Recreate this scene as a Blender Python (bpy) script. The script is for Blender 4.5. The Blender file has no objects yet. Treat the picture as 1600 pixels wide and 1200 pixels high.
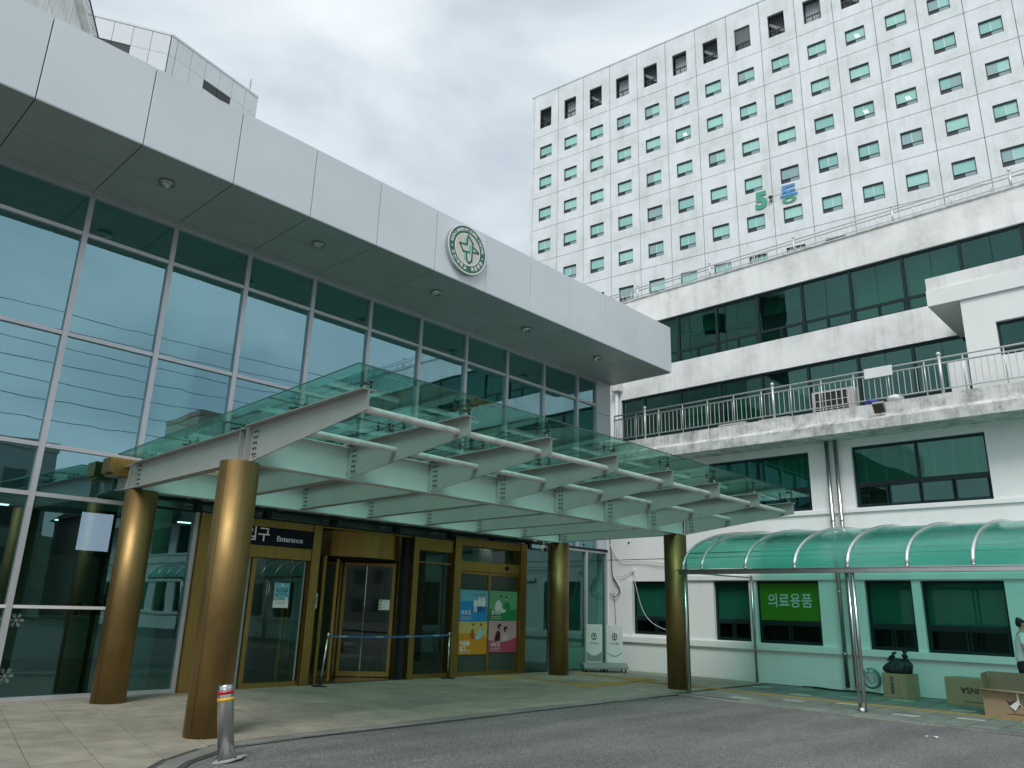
import bpy, math, random
from math import sin, cos, pi, radians, sqrt, atan2
from mathutils import Vector, Matrix
random.seed(7)
scene = bpy.context.scene
COL = scene.collection

# ------------------------------------------------------------------ camera
cd = bpy.data.cameras.new("camera"); cam = bpy.data.objects.new("camera", cd); COL.objects.link(cam)
cd.sensor_width = 36.0; cd.lens = 26.8355; cd.clip_start = 0.05; cd.clip_end = 3000
cam.matrix_world = Matrix(((0.6868216, -0.2238251, -0.6915045, 0.0),
                           (-0.7262928, -0.1749109, -0.6647593, 0.0),
                           (0.0278381, 0.9588058, -0.2826951, 1.6),
                           (0, 0, 0, 1)))
scene.camera = cam
# ------------------------------------------------------------------ world, sun, exposure
SUN_EL, SUN_AZ = radians(50), radians(212)      # azimuth measured from +X counter-clockwise
w = bpy.data.worlds.new("World"); scene.world = w; w.use_nodes = True
nt = w.node_tree; nt.nodes.clear()
out = nt.nodes.new("ShaderNodeOutputWorld"); bg = nt.nodes.new("ShaderNodeBackground")
sky = nt.nodes.new("ShaderNodeTexSky"); sky.sky_type = 'NISHITA'; sky.sun_disc = False
sky.sun_elevation = SUN_EL; sky.sun_rotation = pi/2 - SUN_AZ
tc = nt.nodes.new("ShaderNodeTexCoord"); mp = nt.nodes.new("ShaderNodeMapping")
mp.inputs['Scale'].default_value = (1.0, 1.0, 2.2)
n1 = nt.nodes.new("ShaderNodeTexNoise"); n1.inputs['Scale'].default_value = 2.6; n1.inputs['Detail'].default_value = 7; n1.inputs['Roughness'].default_value = .5
n1.inputs['Distortion'].default_value = .35
cr = nt.nodes.new("ShaderNodeValToRGB")
cr.color_ramp.elements[0].position = .36; cr.color_ramp.elements[0].color = (5.3, 6.1, 6.8, 1)
cr.color_ramp.elements[1].position = .64; cr.color_ramp.elements[1].color = (8.9, 9.5, 9.9, 1)
mx = nt.nodes.new("ShaderNodeMix"); mx.data_type = 'RGBA'; mx.inputs[0].default_value = .93
L = nt.links.new
L(tc.outputs['Generated'], mp.inputs['Vector']); L(mp.outputs[0], n1.inputs['Vector']); L(n1.outputs['Fac'], cr.inputs[0])
L(sky.outputs[0], mx.inputs[6]); L(cr.outputs[0], mx.inputs[7]); L(mx.outputs[2], bg.inputs['Color'])
bg.inputs['Strength'].default_value = 0.1
L(bg.outputs[0], out.inputs[0])
sd = bpy.data.lights.new("sun", 'SUN'); sun = bpy.data.objects.new("sun", sd); COL.objects.link(sun)
sd.energy = 1.9; sd.angle = radians(24); sd.color = (1.0, .975, .94)
dv = Vector((cos(SUN_EL)*cos(SUN_AZ), cos(SUN_EL)*sin(SUN_AZ), sin(SUN_EL)))
sun.rotation_euler = (-dv).to_track_quat('-Z', 'Y').to_euler(); sun.location = (0, -20, 60)
scene.view_settings.view_transform = 'Standard'; scene.view_settings.look = 'None'
scene.view_settings.exposure = 0.12; scene.view_settings.gamma = 1.0; scene.view_settings.use_curve_mapping = False
scene.render.engine = 'CYCLES'
scene.cycles.max_bounces = 10; scene.cycles.transparent_max_bounces = 24
scene.cycles.use_denoising = True

# ------------------------------------------------------------------ materials
MATS = {}
def _new(name):
    m = bpy.data.materials.new(name); m.use_nodes = True; nt = m.node_tree
    b = nt.nodes['Principled BSDF']; MATS[name] = m
    return m, nt, b
def coords(nt, kind='Object'):
    t = nt.nodes.new('ShaderNodeTexCoord')
    return t.outputs[kind]
def wcoords(nt):
    g = nt.nodes.new('ShaderNodeNewGeometry'); return g.outputs['Position']
def noise(nt, src, scale, detail=4, rough=.55, stretch=None):
    n = nt.nodes.new('ShaderNodeTexNoise'); n.inputs['Scale'].default_value = scale
    n.inputs['Detail'].default_value = detail; n.inputs['Roughness'].default_value = rough
    if stretch:
        mp = nt.nodes.new('ShaderNodeMapping'); mp.inputs['Scale'].default_value = stretch
        nt.links.new(src, mp.inputs['Vector']); src = mp.outputs[0]
    nt.links.new(src, n.inputs['Vector']); return n.outputs['Fac']
def ramp(nt, fac, stops):
    r = nt.nodes.new('ShaderNodeValToRGB'); e = r.color_ramp.elements
    while len(e) < len(stops): e.new(.5)
    for i, (p, c) in enumerate(stops):
        e[i].position = p; e[i].color = (*c, 1) if len(c) == 3 else c
    nt.links.new(fac, r.inputs[0]); return r.outputs[0]
def mixc(nt, fac, a, b, mode='MIX'):
    m = nt.nodes.new('ShaderNodeMix'); m.data_type = 'RGBA'; m.blend_type = mode
    for s, v in ((0, fac), (6, a), (7, b)):
        if hasattr(v, 'is_linked') or hasattr(v, 'links'): nt.links.new(v, m.inputs[s])
        elif s == 0: m.inputs[0].default_value = v
        else: m.inputs[s].default_value = (*v, 1)
    return m.outputs[2]
def bump(nt, b, h, strength, dist=.01):
    n = nt.nodes.new('ShaderNodeBump'); n.inputs['Strength'].default_value = strength; n.inputs['Distance'].default_value = dist
    nt.links.new(h, n.inputs['Height']); nt.links.new(n.outputs[0], b.inputs['Normal'])
def tint_random(nt, col, amt):
    """each object a little lighter or darker than the next"""
    o = nt.nodes.new('ShaderNodeObjectInfo')
    r = ramp(nt, o.outputs['Random'], [(0, (1-amt,)*3), (1, (1.0,)*3)])
    return mixc(nt, 1.0, col, r, 'MULTIPLY')
def basic(name, col, rough=.5, metal=0., var=.08, scale=3., spec=None, rnd=0., bmp=0.):
    m, nt, b = _new(name)
    src = wcoords(nt); f = noise(nt, src, scale, 5)
    c = ramp(nt, f, [(.3, tuple(x*(1-var) for x in col)), (.7, tuple(min(1, x*(1+var*.6)) for x in col))])
    if rnd: c = tint_random(nt, c, rnd)
    nt.links.new(c, b.inputs['Base Color'])
    b.inputs['Roughness'].default_value = rough; b.inputs['Metallic'].default_value = metal
    if spec is not None: b.inputs['Specular IOR Level'].default_value = spec
    if bmp: bump(nt, b, noise(nt, src, scale*25, 3), bmp)
    return m
def stained(name, col, dirt, amount=.5, streak=True, rough=.75, scale=1., rnd=0.):
    """painted concrete with rain streaks and blotches"""
    m, nt, b = _new(name); src = wcoords(nt)
    blot = noise(nt, src, .9*scale, 6, .6)
    st = noise(nt, src, 1.0, 6, .6, (5*scale, 5*scale, .28*scale))
    fine = noise(nt, src, 9*scale, 5, .7)
    a = ramp(nt, blot, [(.42, (0, 0, 0)), (.72, (1, 1, 1))]); s = ramp(nt, st, [(.48, (0, 0, 0)), (.74, (1, 1, 1))])
    f = ramp(nt, fine, [(.3, (.35,)*3), (.75, (1, 1, 1))])
    mk = mixc(nt, .5, a, s, 'ADD') if streak else a
    mk = mixc(nt, 1, mk, f, 'MULTIPLY')
    mk = mixc(nt, 1, mk, (amount,)*3, 'MULTIPLY')
    c = mixc(nt, mk, col, dirt)
    if rnd: c = tint_random(nt, c, rnd)
    nt.links.new(c, b.inputs['Base Color']); b.inputs['Roughness'].default_value = rough
    bump(nt, b, fine, .12, .01)
    return m
def brushed(name, col, rough=.28, streak=(30, 30, .6), metal=1.0, var=.25, dirt=None):
    m, nt, b = _new(name); src = wcoords(nt)
    f = noise(nt, src, 1.5, 4, .6, streak)
    g = noise(nt, src, 1.3, 4, .6)
    c = ramp(nt, f, [(.25, tuple(x*(1-var) for x in col)), (.75, col)])
    if dirt: c = mixc(nt, ramp(nt, g, [(.4, (0, 0, 0)), (.75, (.75,)*3)]), c, dirt)
    nt.links.new(c, b.inputs['Base Color']); b.inputs['Metallic'].default_value = metal
    r = nt.nodes.new('ShaderNodeMapRange'); r.inputs['To Min'].default_value = rough*.75; r.inputs['To Max'].default_value = rough*1.45
    nt.links.new(g, r.inputs[0]); nt.links.new(r.outputs[0], b.inputs['Roughness'])
    bump(nt, b, f, .05, .004)
    return m
def glass(name, tint, refl, base=.12, gain=1.0, wav=0.02, ior=1.5, rough=0.0):
    m = bpy.data.materials.new(name); m.use_nodes = True; nt = m.node_tree; nt.nodes.clear(); MATS[name] = m
    o = nt.nodes.new('ShaderNodeOutputMaterial'); t = nt.nodes.new('ShaderNodeBsdfTransparent'); g = nt.nodes.new('ShaderNodeBsdfGlossy')
    t.inputs[0].default_value = (*tint, 1); g.inputs[0].default_value = (*refl, 1); g.inputs['Roughness'].default_value = rough
    fr = nt.nodes.new('ShaderNodeFresnel'); fr.inputs[0].default_value = ior
    ma = nt.nodes.new('ShaderNodeMath'); ma.operation = 'MULTIPLY_ADD'; ma.use_clamp = True
    ma.inputs[1].default_value = gain; ma.inputs[2].default_value = base
    mxs = nt.nodes.new('ShaderNodeMixShader'); l = nt.links.new
    ge = nt.nodes.new('ShaderNodeNewGeometry'); inv = nt.nodes.new('ShaderNodeMath'); inv.operation = 'SUBTRACT'; inv.inputs[0].default_value = 1
    fm = nt.nodes.new('ShaderNodeMath'); fm.operation = 'MULTIPLY'; l(ge.outputs['Backfacing'], inv.inputs[1]); l(ma.outputs[0], fm.inputs[0]); l(inv.outputs[0], fm.inputs[1])
    l(fr.outputs[0], ma.inputs[0]); l(fm.outputs[0], mxs.inputs[0]); l(t.outputs[0], mxs.inputs[1]); l(g.outputs[0], mxs.inputs[2]); l(mxs.outputs[0], o.inputs[0])
    if wav:
        src = wcoords(nt); oi = nt.nodes.new('ShaderNodeObjectInfo')
        ad = nt.nodes.new('ShaderNodeVectorMath'); ad.operation = 'ADD'
        cmb = nt.nodes.new('ShaderNodeCombineXYZ'); mm = nt.nodes.new('ShaderNodeMath'); mm.operation = 'MULTIPLY'; mm.inputs[1].default_value = 37
        l(oi.outputs['Random'], mm.inputs[0]); l(mm.outputs[0], cmb.inputs[0]); l(src, ad.inputs[0]); l(cmb.outputs[0], ad.inputs[1])
        h = noise(nt, ad.outputs[0], .7, 2, .5)
        bn = nt.nodes.new('ShaderNodeBump'); bn.inputs['Strength'].default_value = 1; bn.inputs['Distance'].default_value = wav
        l(h, bn.inputs['Height']); l(bn.outputs[0], g.inputs['Normal'])
    return m
def emit(name, col, s):
    m, nt, b = _new(name); b.inputs['Base Color'].default_value = (*col, 1)
    b.inputs['Emission Color'].default_value = (*col, 1); b.inputs['Emission Strength'].default_value = s; return m

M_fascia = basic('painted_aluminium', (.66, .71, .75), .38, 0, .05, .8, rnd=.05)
M_soffit = basic('soffit_aluminium_shaded', (.40, .44, .44), .45, 0, .06, 1.2, rnd=.05)  # eaves panel metal with the soffit's shade put into its colour
M_joint = basic('joint_sealant', (.05, .055, .06), .8)  # dark fill colour behind and between panels
M_alu = brushed('window_aluminium', (.62, .63, .66), .42, (12, 12, .8), .55, .1)
M_dkframe = basic('dark_green_frame', (.007, .024, .026), .5, spec=.3)
M_glassL = glass('lobby_glass', (.60, .86, .76), (.43, .74, .85), .38, 1.0, .0022)
M_glassLow = glass('lobby_glass_low', (.50, .78, .70), (.32, .58, .60), .20, 1.0, .0025)
M_glassD = glass('door_glass', (.72, .84, .78), (.75, .9, .9), .03, 1.0, .002)
M_glassW = glass('wing_glass', (.36, .66, .58), (.30, .62, .56), .12, 1.2, .004)
M_glassC = glass('canopy_glass', (.62, .84, .77), (.70, .95, .90), .06, 1.0, .001)
M_glassEdge = basic('glass_edge', (.02, .07, .06), .15)
M_steelshade = basic('painted_steel_shaded', (.34, .355, .34), .42, 0, .08, 3.)  # girder's own paint, with the beam sides' shade put into the colour
M_steellit = basic('painted_steel_lit', (.62, .68, .66), .38, 0, .06, 2.)  # same paint as the beams, kept in its lit tone
M_tube = stained('rusty_white_tube', (.74, .74, .71), (.30, .22, .16), .7, False, .45, 6)
M_bolt = basic('bolt_steel', (.10, .10, .09), .5, .6)
M_gold = brushed('brass_cladding', (.33, .228, .095), .47, (26, 26, .5), 1., .2, dirt=(.20, .135, .055))
M_gold2 = brushed('brass_frame', (.42, .275, .085), .38, (18, 18, .7), 1., .25)
M_steel = brushed('stainless_steel', (.56, .56, .55), .24, (20, 20, .5), 1., .15)
M_ribs = brushed('bright_rib', (.80, .82, .81), .30, (20, 20, .5), .85, .1)
M_rail = brushed('rail_steel', (.66, .68, .68), .38, (20, 20, .5), .55, .1)
M_black = basic('black_rubber', (.012, .012, .013), .6)
M_wall = stained('white_stained_render', (.84, .85, .84), (.38, .41, .37), .8, True, .8, .8)
M_wallclean = stained('white_render', (.83, .85, .84), (.60, .62, .60), .35, True, .7, .7)
M_ledge = stained('weathered_ledge', (.66, .67, .65), (.10, .11, .09), 1.0, True, .9, 3.2)
M_tower = stained('tower_panel', (.79, .83, .86), (.50, .55, .50), .8, True, .7, .6, rnd=.04)
M_towerjoint = basic('tower_joint', (.22, .24, .24), .9)
M_pent = basic('metal_cladding', (.66, .71, .74), .35, 0, .05, .4, rnd=.05)
M_asph = None
M_dark = basic('dark_interior', (.012, .016, .016), .8)
M_int = basic('interior_wall', (.55, .62, .55), .7)
M_intfl = basic('polished_floor', (.06, .065, .06), .12, 0, .2, 1.5)
M_white = basic('white_plastic', (.78, .79, .78), .4)
M_grey = basic('grey_plastic', (.27, .30, .30), .45)
M_navy = basic('navy_sign', (.004, .007, .020), .5, spec=.2)
M_letter = basic('letter_white', (.85, .86, .86), .5, var=.02)
M_blind = basic('pale_blind', (.30, .52, .44), .7, 0, .08, 1.0)
M_blindD = basic('dark_blind', (.10, .25, .20), .6, 0, .08, 1.0)
M_card = basic('cardboard', (.36, .27, .17), .85, 0, .1, 4, bmp=.05)
M_cardin = basic('cardboard_inside', (.27, .20, .13), .9, 0, .1, 4)
M_lamp = emit('lit_lamp', (1, .93, .8), 9)
M_lamp2 = emit('lit_ceiling_lamp', (1, .97, .9), 3.5)
M_green = basic('emblem_green', (.012, .12, .075), .35)
M_mint = basic('emblem_mint', (.16, .55, .42), .35)
M_cream = basic('emblem_cream', (.62, .60, .54), .45)
M_skin = basic('skin', (.48, .29, .20), .55)
M_hair = basic('hair', (.012, .01, .009), .45)
M_shirt = basic('white_shirt', (.74, .78, .78), .8)
M_black2 = basic('black_cloth', (.014, .014, .017), .85)
M_yellow = basic('tactile_yellow', (.38, .25, .08), .8, 0, .2, 9)
M_cable = basic('white_cable', (.62, .62, .6), .5)
M_cableb = basic('black_cable', (.02, .02, .02), .5)
M_red = basic('reflective_red', (.45, .01, .02), .3)
M_yel = basic('reflective_yellow', (.75, .42, .02), .3)

def mk_asphalt():
    m, nt, b = _new('asphalt'); src = wcoords(nt)
    big = noise(nt, src, .35, 5, .6); fine = noise(nt, src, 34, 4, .85); v = nt.nodes.new('ShaderNodeTexVoronoi'); v.inputs['Scale'].default_value = 48
    nt.links.new(src, v.inputs['Vector'])
    c = ramp(nt, big, [(.3, (.125, .126, .126)), (.7, (.175, .172, .168))])
    sp = ramp(nt, fine, [(.36, (.40,)*3), (.5, (.95,)*3), (.66, (1.8, 1.8, 1.8))])
    c = mixc(nt, 1, c, sp, 'MULTIPLY')
    st = ramp(nt, v.outputs['Color'], [(.86, (0, 0, 0)), (.93, (1, 1, 1))])
    c = mixc(nt, st, c, (.26, .26, .25))
    band = ramp(nt, noise(nt, src, 1., 4, .5, (.25, 1.3, 1)), [(.38, (.78,)*3), (.62, (1.08,)*3)])
    c = mixc(nt, 1, c, band, 'MULTIPLY')
    nt.links.new(c, b.inputs['Base Color']); b.inputs['Roughness'].default_value = .85
    bump(nt, b, fine, .6, .012); return m
M_asph = mk_asphalt()
def mk_granite(name, a, bb, rnd):
    m, nt, b = _new(name); src = wcoords(nt)
    fine = noise(nt, src, 42, 5, .9); big = noise(nt, src, .8, 5, .65); mid = noise(nt, src, 3.2, 5, .7)
    c = ramp(nt, fine, [(.32, a), (.66, bb)])
    st = ramp(nt, big, [(.36, (.72, .71, .68)), (.66, (1.06, 1.05, 1.0))])
    c = mixc(nt, 1, c, st, 'MULTIPLY'); c = mixc(nt, 1, c, ramp(nt, mid, [(.3, (.86,)*3), (.6, (1.03,)*3)]), 'MULTIPLY')
    c = tint_random(nt, c, rnd)
    nt.links.new(c, b.inputs['Base Color']); b.inputs['Roughness'].default_value = .62
    bump(nt, b, fine, .1, .004); return m
M_granite = mk_granite('flamed_granite', (.24, .222, .182), (.46, .43, .37), .10)
M_kerb = mk_granite('kerb_granite', (.17, .175, .165), (.31, .315, .30), .2)
M_paver = mk_granite('concrete_paver', (.17, .19, .18), (.28, .30, .28), .18)
M_paverw = mk_granite('white_paver', (.42, .43, .42), (.62, .63, .62), .1)
M_grout = basic('grout', (.07, .07, .062), .9)
M_drain = basic('drain_iron', (.03, .03, .03), .7)

def mk_poly():
    m = bpy.data.materials.new('green_polycarbonate'); m.use_nodes = True; nt = m.node_tree; nt.nodes.clear()
    l = nt.links.new; o = nt.nodes.new('ShaderNodeOutputMaterial')
    src = wcoords(nt)
    f = noise(nt, src, .8, 5, .6, (1, .5, 2))
    c = ramp(nt, f, [(.3, (.03, .34, .27)), (.55, (.10, .58, .48)), (.75, (.34, .74, .67))])
    tr = nt.nodes.new('ShaderNodeBsdfTranslucent'); df = nt.nodes.new('ShaderNodeBsdfDiffuse'); tp = nt.nodes.new('ShaderNodeBsdfTransparent'); g = nt.nodes.new('ShaderNodeBsdfGlossy')
    l(c, tr.inputs[0]); l(c, df.inputs[0]); tp.inputs[0].default_value = (.26, .82, .66, 1)
    g.inputs['Roughness'].default_value = .2; g.inputs[0].default_value = (.85, 1, .97, 1)
    a = nt.nodes.new('ShaderNodeMixShader'); a.inputs[0].default_value = .35; l(tr.outputs[0], a.inputs[1]); l(df.outputs[0], a.inputs[2])
    b = nt.nodes.new('ShaderNodeMixShader'); b.inputs[0].default_value = .45; l(a.outputs[0], b.inputs[1]); l(tp.outputs[0], b.inputs[2])
    fr = nt.nodes.new('ShaderNodeFresnel'); fr.inputs[0].default_value = 1.5
    ge = nt.nodes.new('ShaderNodeNewGeometry'); inv = nt.nodes.new('ShaderNodeMath'); inv.operation = 'SUBTRACT'; inv.inputs[0].default_value = 1
    fm = nt.nodes.new('ShaderNodeMath'); fm.operation = 'MULTIPLY'; l(ge.outputs['Backfacing'], inv.inputs[1]); l(fr.outputs[0], fm.inputs[0]); l(inv.outputs[0], fm.inputs[1])
    d = nt.nodes.new('ShaderNodeMixShader'); l(fm.outputs[0], d.inputs[0]); l(b.outputs[0], d.inputs[1]); l(g.outputs[0], d.inputs[2]); l(d.outputs[0], o.inputs[0])
    return m
M_poly = mk_poly()
def flat(name, col, rough=.5): return basic(name, col, rough, var=.03)

# ------------------------------------------------------------------ mesh helpers
class MB:
    def __init__(s): s.v = []; s.f = []; s.mi = []; s.sm = []; s.cur = 0
    def face(s, idx, smooth=False): s.f.append(tuple(idx)); s.mi.append(s.cur); s.sm.append(smooth)
    def poly(s, pts):
        i = len(s.v); s.v += [tuple(p) for p in pts]; s.face(range(i, i+len(pts))); return s
    def box(s, a, b):
        x0, y0, z0 = (min(a[k], b[k]) for k in range(3)); x1, y1, z1 = (max(a[k], b[k]) for k in range(3)); i = len(s.v)
        s.v += [(x0,y0,z0),(x1,y0,z0),(x1,y1,z0),(x0,y1,z0),(x0,y0,z1),(x1,y0,z1),(x1,y1,z1),(x0,y1,z1)]
        for q in ((0,3,2,1),(4,5,6,7),(0,1,5,4),(1,2,6,5),(2,3,7,6),(3,0,4,7)): s.face([i+k for k in q])
        return s
    def hexa(s, lo, hi):
        i = len(s.v); n = len(lo); s.v += [tuple(p) for p in lo] + [tuple(p) for p in hi]
        s.face([i+k for k in range(n)][::-1]); s.face([i+n+k for k in range(n)])
        for k in range(n): s.face((i+k, i+(k+1) % n, i+n+(k+1) % n, i+n+k))
        return s
    def prism(s, poly, z0, z1): return s.hexa([(x, y, z0) for x, y in poly], [(x, y, z1) for x, y in poly])
    def tube(s, pts, r, n=8, caps=True):
        pts = [Vector(p) for p in pts]; rs = r if isinstance(r, (list, tuple)) else [r]*len(pts); i0 = len(s.v)
        up = Vector((0, 0, 1)); prev = None
        for k, p in enumerate(pts):
            d = (pts[min(k+1, len(pts)-1)] - pts[max(k-1, 0)]).normalized()
            if prev is None:
                a = up.cross(d)
                if a.length < .1: a = Vector((1, 0, 0)).cross(d)
            else: a = prev - d*prev.dot(d)
            a.normalize(); b = d.cross(a); prev = a
            for j in range(n):
                t = 2*pi*j/n; s.v.append(tuple(p + (a*cos(t) + b*sin(t))*rs[k]))
        for k in range(len(pts)-1):
            for j in range(n):
                s.face((i0+k*n+j, i0+k*n+(j+1) % n, i0+(k+1)*n+(j+1) % n, i0+(k+1)*n+j), True)
        if caps:
            s.face([i0+j for j in range(n)][::-1]); s.face([i0+(len(pts)-1)*n+j for j in range(n)])
        return s
    def lathe(s, c, prof, n=20):
        i0 = len(s.v)
        for r, z in prof:
            for j in range(n): s.v.append((c[0]+r*cos(2*pi*j/n), c[1]+r*sin(2*pi*j/n), c[2]+z))
        for k in range(len(prof)-1):
            for j in range(n): s.face((i0+k*n+j, i0+k*n+(j+1) % n, i0+(k+1)*n+(j+1) % n, i0+(k+1)*n+j), True)
        s.face([i0+j for j in range(n)][::-1]); s.face([i0+(len(prof)-1)*n+j for j in range(n)])
        return s
    def mesh(s, name, mats):
        m = bpy.data.meshes.new(name); m.from_pydata(s.v, [], s.f)
        for x in (mats if isinstance(mats, (list, tuple)) else [mats]): m.materials.append(x)
        m.polygons.foreach_set('material_index', s.mi); m.polygons.foreach_set('use_smooth', s.sm); m.update()
        return m
def link(name, data, parent=None, loc=None, rot=None):
    o = bpy.data.objects.new(name, data); COL.objects.link(o)
    if parent: o.parent = parent
    if loc is not None: o.location = loc
    if rot is not None: o.rotation_euler = rot
    return o
def part(name, mb, mats, parent, loc=None, rot=None, bevel=0):
    o = link(name, mb.mesh(name, mats), parent, loc, rot)
    if bevel:
        b = o.modifiers.new('bevel', 'BEVEL'); b.width = bevel; b.segments = 2; b.limit_method = 'ANGLE'
    return o
def tag(o, label=None, cat=None, group=None, kind=None):
    if label: o['label'] = label
    if cat: o['category'] = cat
    if group: o['group'] = group
    if kind: o['kind'] = kind
    return o
def empty(name, label=None, cat=None, group=None, loc=(0, 0, 0), rot=(0, 0, 0), kind=None):
    o = link(name, None, None, loc, rot); o.empty_display_size = .3
    return tag(o, label, cat, group, kind)
B = lambda a, b: MB().box(a, b)
FRONT = (pi/2, 0, 0)            # lettering that faces -Y (lobby front)
WING = (pi/2, 0, -pi/2)         # lettering that faces -X (wing front)
def text(body, size, mat, parent, loc, rot=FRONT, ext=.004, name='lettering', align='CENTER', sx=1.0, bold=0.0):
    c = bpy.data.curves.new(name, 'FONT'); c.body = body; c.size = size; c.extrude = ext; c.align_x = align; c.align_y = 'CENTER'
    c.resolution_u = 3; c.offset = bold
    t = bpy.data.objects.new(name, c); COL.objects.link(t); bpy.context.view_layer.update()
    me = bpy.data.meshes.new_from_object(t.evaluated_get(bpy.context.evaluated_depsgraph_get())); bpy.data.objects.remove(t)
    me.materials.clear(); me.materials.append(mat)
    o = link(name, me, parent, loc, rot); o.scale = (sx, 1, 1); return o

# =================================================================== GROUND
road = part('road', MB().poly([(-70, -70, -.02), (14.6, -70, -.02), (14.6, 9.3, -.02), (-70, 9.3, -.02)]), M_asph, None); tag(road, kind='structure')
terrain = part('terrain', MB().poly([(-700, -700, -.3), (700, -700, -.3), (700, 700, -.3), (-700, 700, -.3)]), basic('far_ground', (.09, .10, .08), .9), None); tag(terrain, kind='structure')

KERB = [(-8.0, -6.0), (.2, 1.4), (2.1, 5.3), (3.1, 7.2), (3.77, 8.1), (4.2, 8.56), (4.75, 8.93), (5.5, 9.02), (7.5, 9.06), (10, 9.12), (13.2, 9.2), (14.9, 9.2)]
fore = empty('forecourt', kind='structure')
bed = MB(); pl = [(-8.5, 14.5), (-8.5, -6.0)] + KERB + [(14.9, 9.2), (19.6, 9.2), (19.6, 14.6), (-8.5, 14.6)]
bed.prism([(x, y) for x, y in ([(-8.5, -6.0)] + KERB + [(19.5, 9.21), (19.5, 14.6), (-8.5, 14.6)])], -.15, -.012)
part('paving_bed', bed, M_grout, fore)
# granite slabs
def inner_y(x):   # front edge of the slab field, behind the kerb stones
    pts = [(-8.3, -5.6), (-.1, 1.7), (1.8, 5.5), (2.8, 7.35), (3.55, 8.32), (4.05, 8.80), (4.68, 9.17), (5.5, 9.26), (13.2, 9.43), (19.6, 9.43)]
    for (a, b), (c, d) in zip(pts, pts[1:]):
        if a <= x <= c: return b + (d-b)*(x-a)/(c-a)
    return pts[0][1]
def clip(poly, fn):
    o = []
    for i, p in enumerate(poly):
        q = poly[(i+1) % len(poly)]; a, b = fn(p), fn(q)
        if a >= 0: o.append(p)
        if (a >= 0) != (b >= 0):
            t = a/(a-b); o.append((p[0]+(q[0]-p[0])*t, p[1]+(q[1]-p[1])*t))
    return o
HOLES = []
rows = [14.44, 12.9, 11.7, 10.5, 9.0, 7.7, 6.4, 5.1, 3.8, 2.5]
SK = .19
g = .004
for r in range(len(rows)-1):
    ya, yb = rows[r+1], rows[r]
    for i in range(-8, 27):
        xx = 3.73 + .61*i*(1 if i < 4 else 1)
        x0b = xx + SK*(yb-14.2); x0a = xx + SK*(ya-14.2)
        if x0a > 19.4: continue
        P4 = [(x0a+g, ya+g), (min(x0a+.61-g, 19.42), ya+g), (min(x0b+.61-g, 19.42), yb-g), (min(x0b+g, 19.40), yb-g)]
        cy = inner_y
        m_ = sum(p[0] for p in P4)/4
        if all(p[1] < cy(p[0]) for p in P4) or m_ < -3: continue
        if any(p[1] < cy(p[0]) for p in P4):
            x1_, x2_ = min(p[0] for p in P4), max(p[0] for p in P4); ya_, yb_ = cy(x1_), cy(x2_)
            P4 = clip(P4, lambda p: p[1] - (ya_ + (yb_-ya_)*(p[0]-x1_)/(x2_-x1_)))
            if len(P4) < 3: continue
            ar = abs(sum(P4[k][0]*P4[(k+1) % len(P4)][1]-P4[(k+1) % len(P4)][0]*P4[k][1] for k in range(len(P4))))/2
            if ar < .015: continue
        z = random.uniform(-.0012, .0012)
        part('paving_stone', MB().prism(P4, -.011, z), M_granite, fore)
# kerb stones with a drain slot in front
def offs(pts, d):
    o = []
    for i, p in enumerate(pts):
        a = Vector(pts[max(i-1, 0)]); b = Vector(pts[min(i+1, len(pts)-1)]); t = (b-a).normalized(); n = Vector((-t.y, t.x))
        o.append((p[0]+n.x*d, p[1]+n.y*d))
    return o
def resample(pts, step):
    res = [Vector(pts[0])]; acc = 0
    for a, b in zip(pts, pts[1:]):
        a, b = Vector(a), Vector(b); Ls = (b-a).length; d = step-acc
        while d <= Ls: res.append(a+(b-a)*d/Ls); d += step
        acc = Ls-(d-step)
    res.append(Vector(pts[-1])); return res
kp = [tuple(p) for p in resample(KERB, 1.0)]
ki = offs(kp, .20)
for a, b, c, d in zip(kp, kp[1:], ki[1:], ki):
    if a[0] < -2: continue
    t = (Vector(b)-Vector(a)).normalized()*.004
    f = lambda p, s: (p[0]+t.x*s, p[1]+t.y*s)
    part('kerb_stone', MB().prism([f(a, 1), f(b, -1), f(c, -1), f(d, 1)], -.11, .003), M_kerb, fore, bevel=.006)
ko = offs(kp, -.025); ko2 = offs(kp, -.065)
dr = MB()
for a, b, c, d in zip(ko2, ko2[1:], ko[1:], ko): dr.poly([(*a, -.015), (*b, -.015), (*c, -.015), (*d, -.015)])
part('drain_channel', dr, M_drain, fore)
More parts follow.
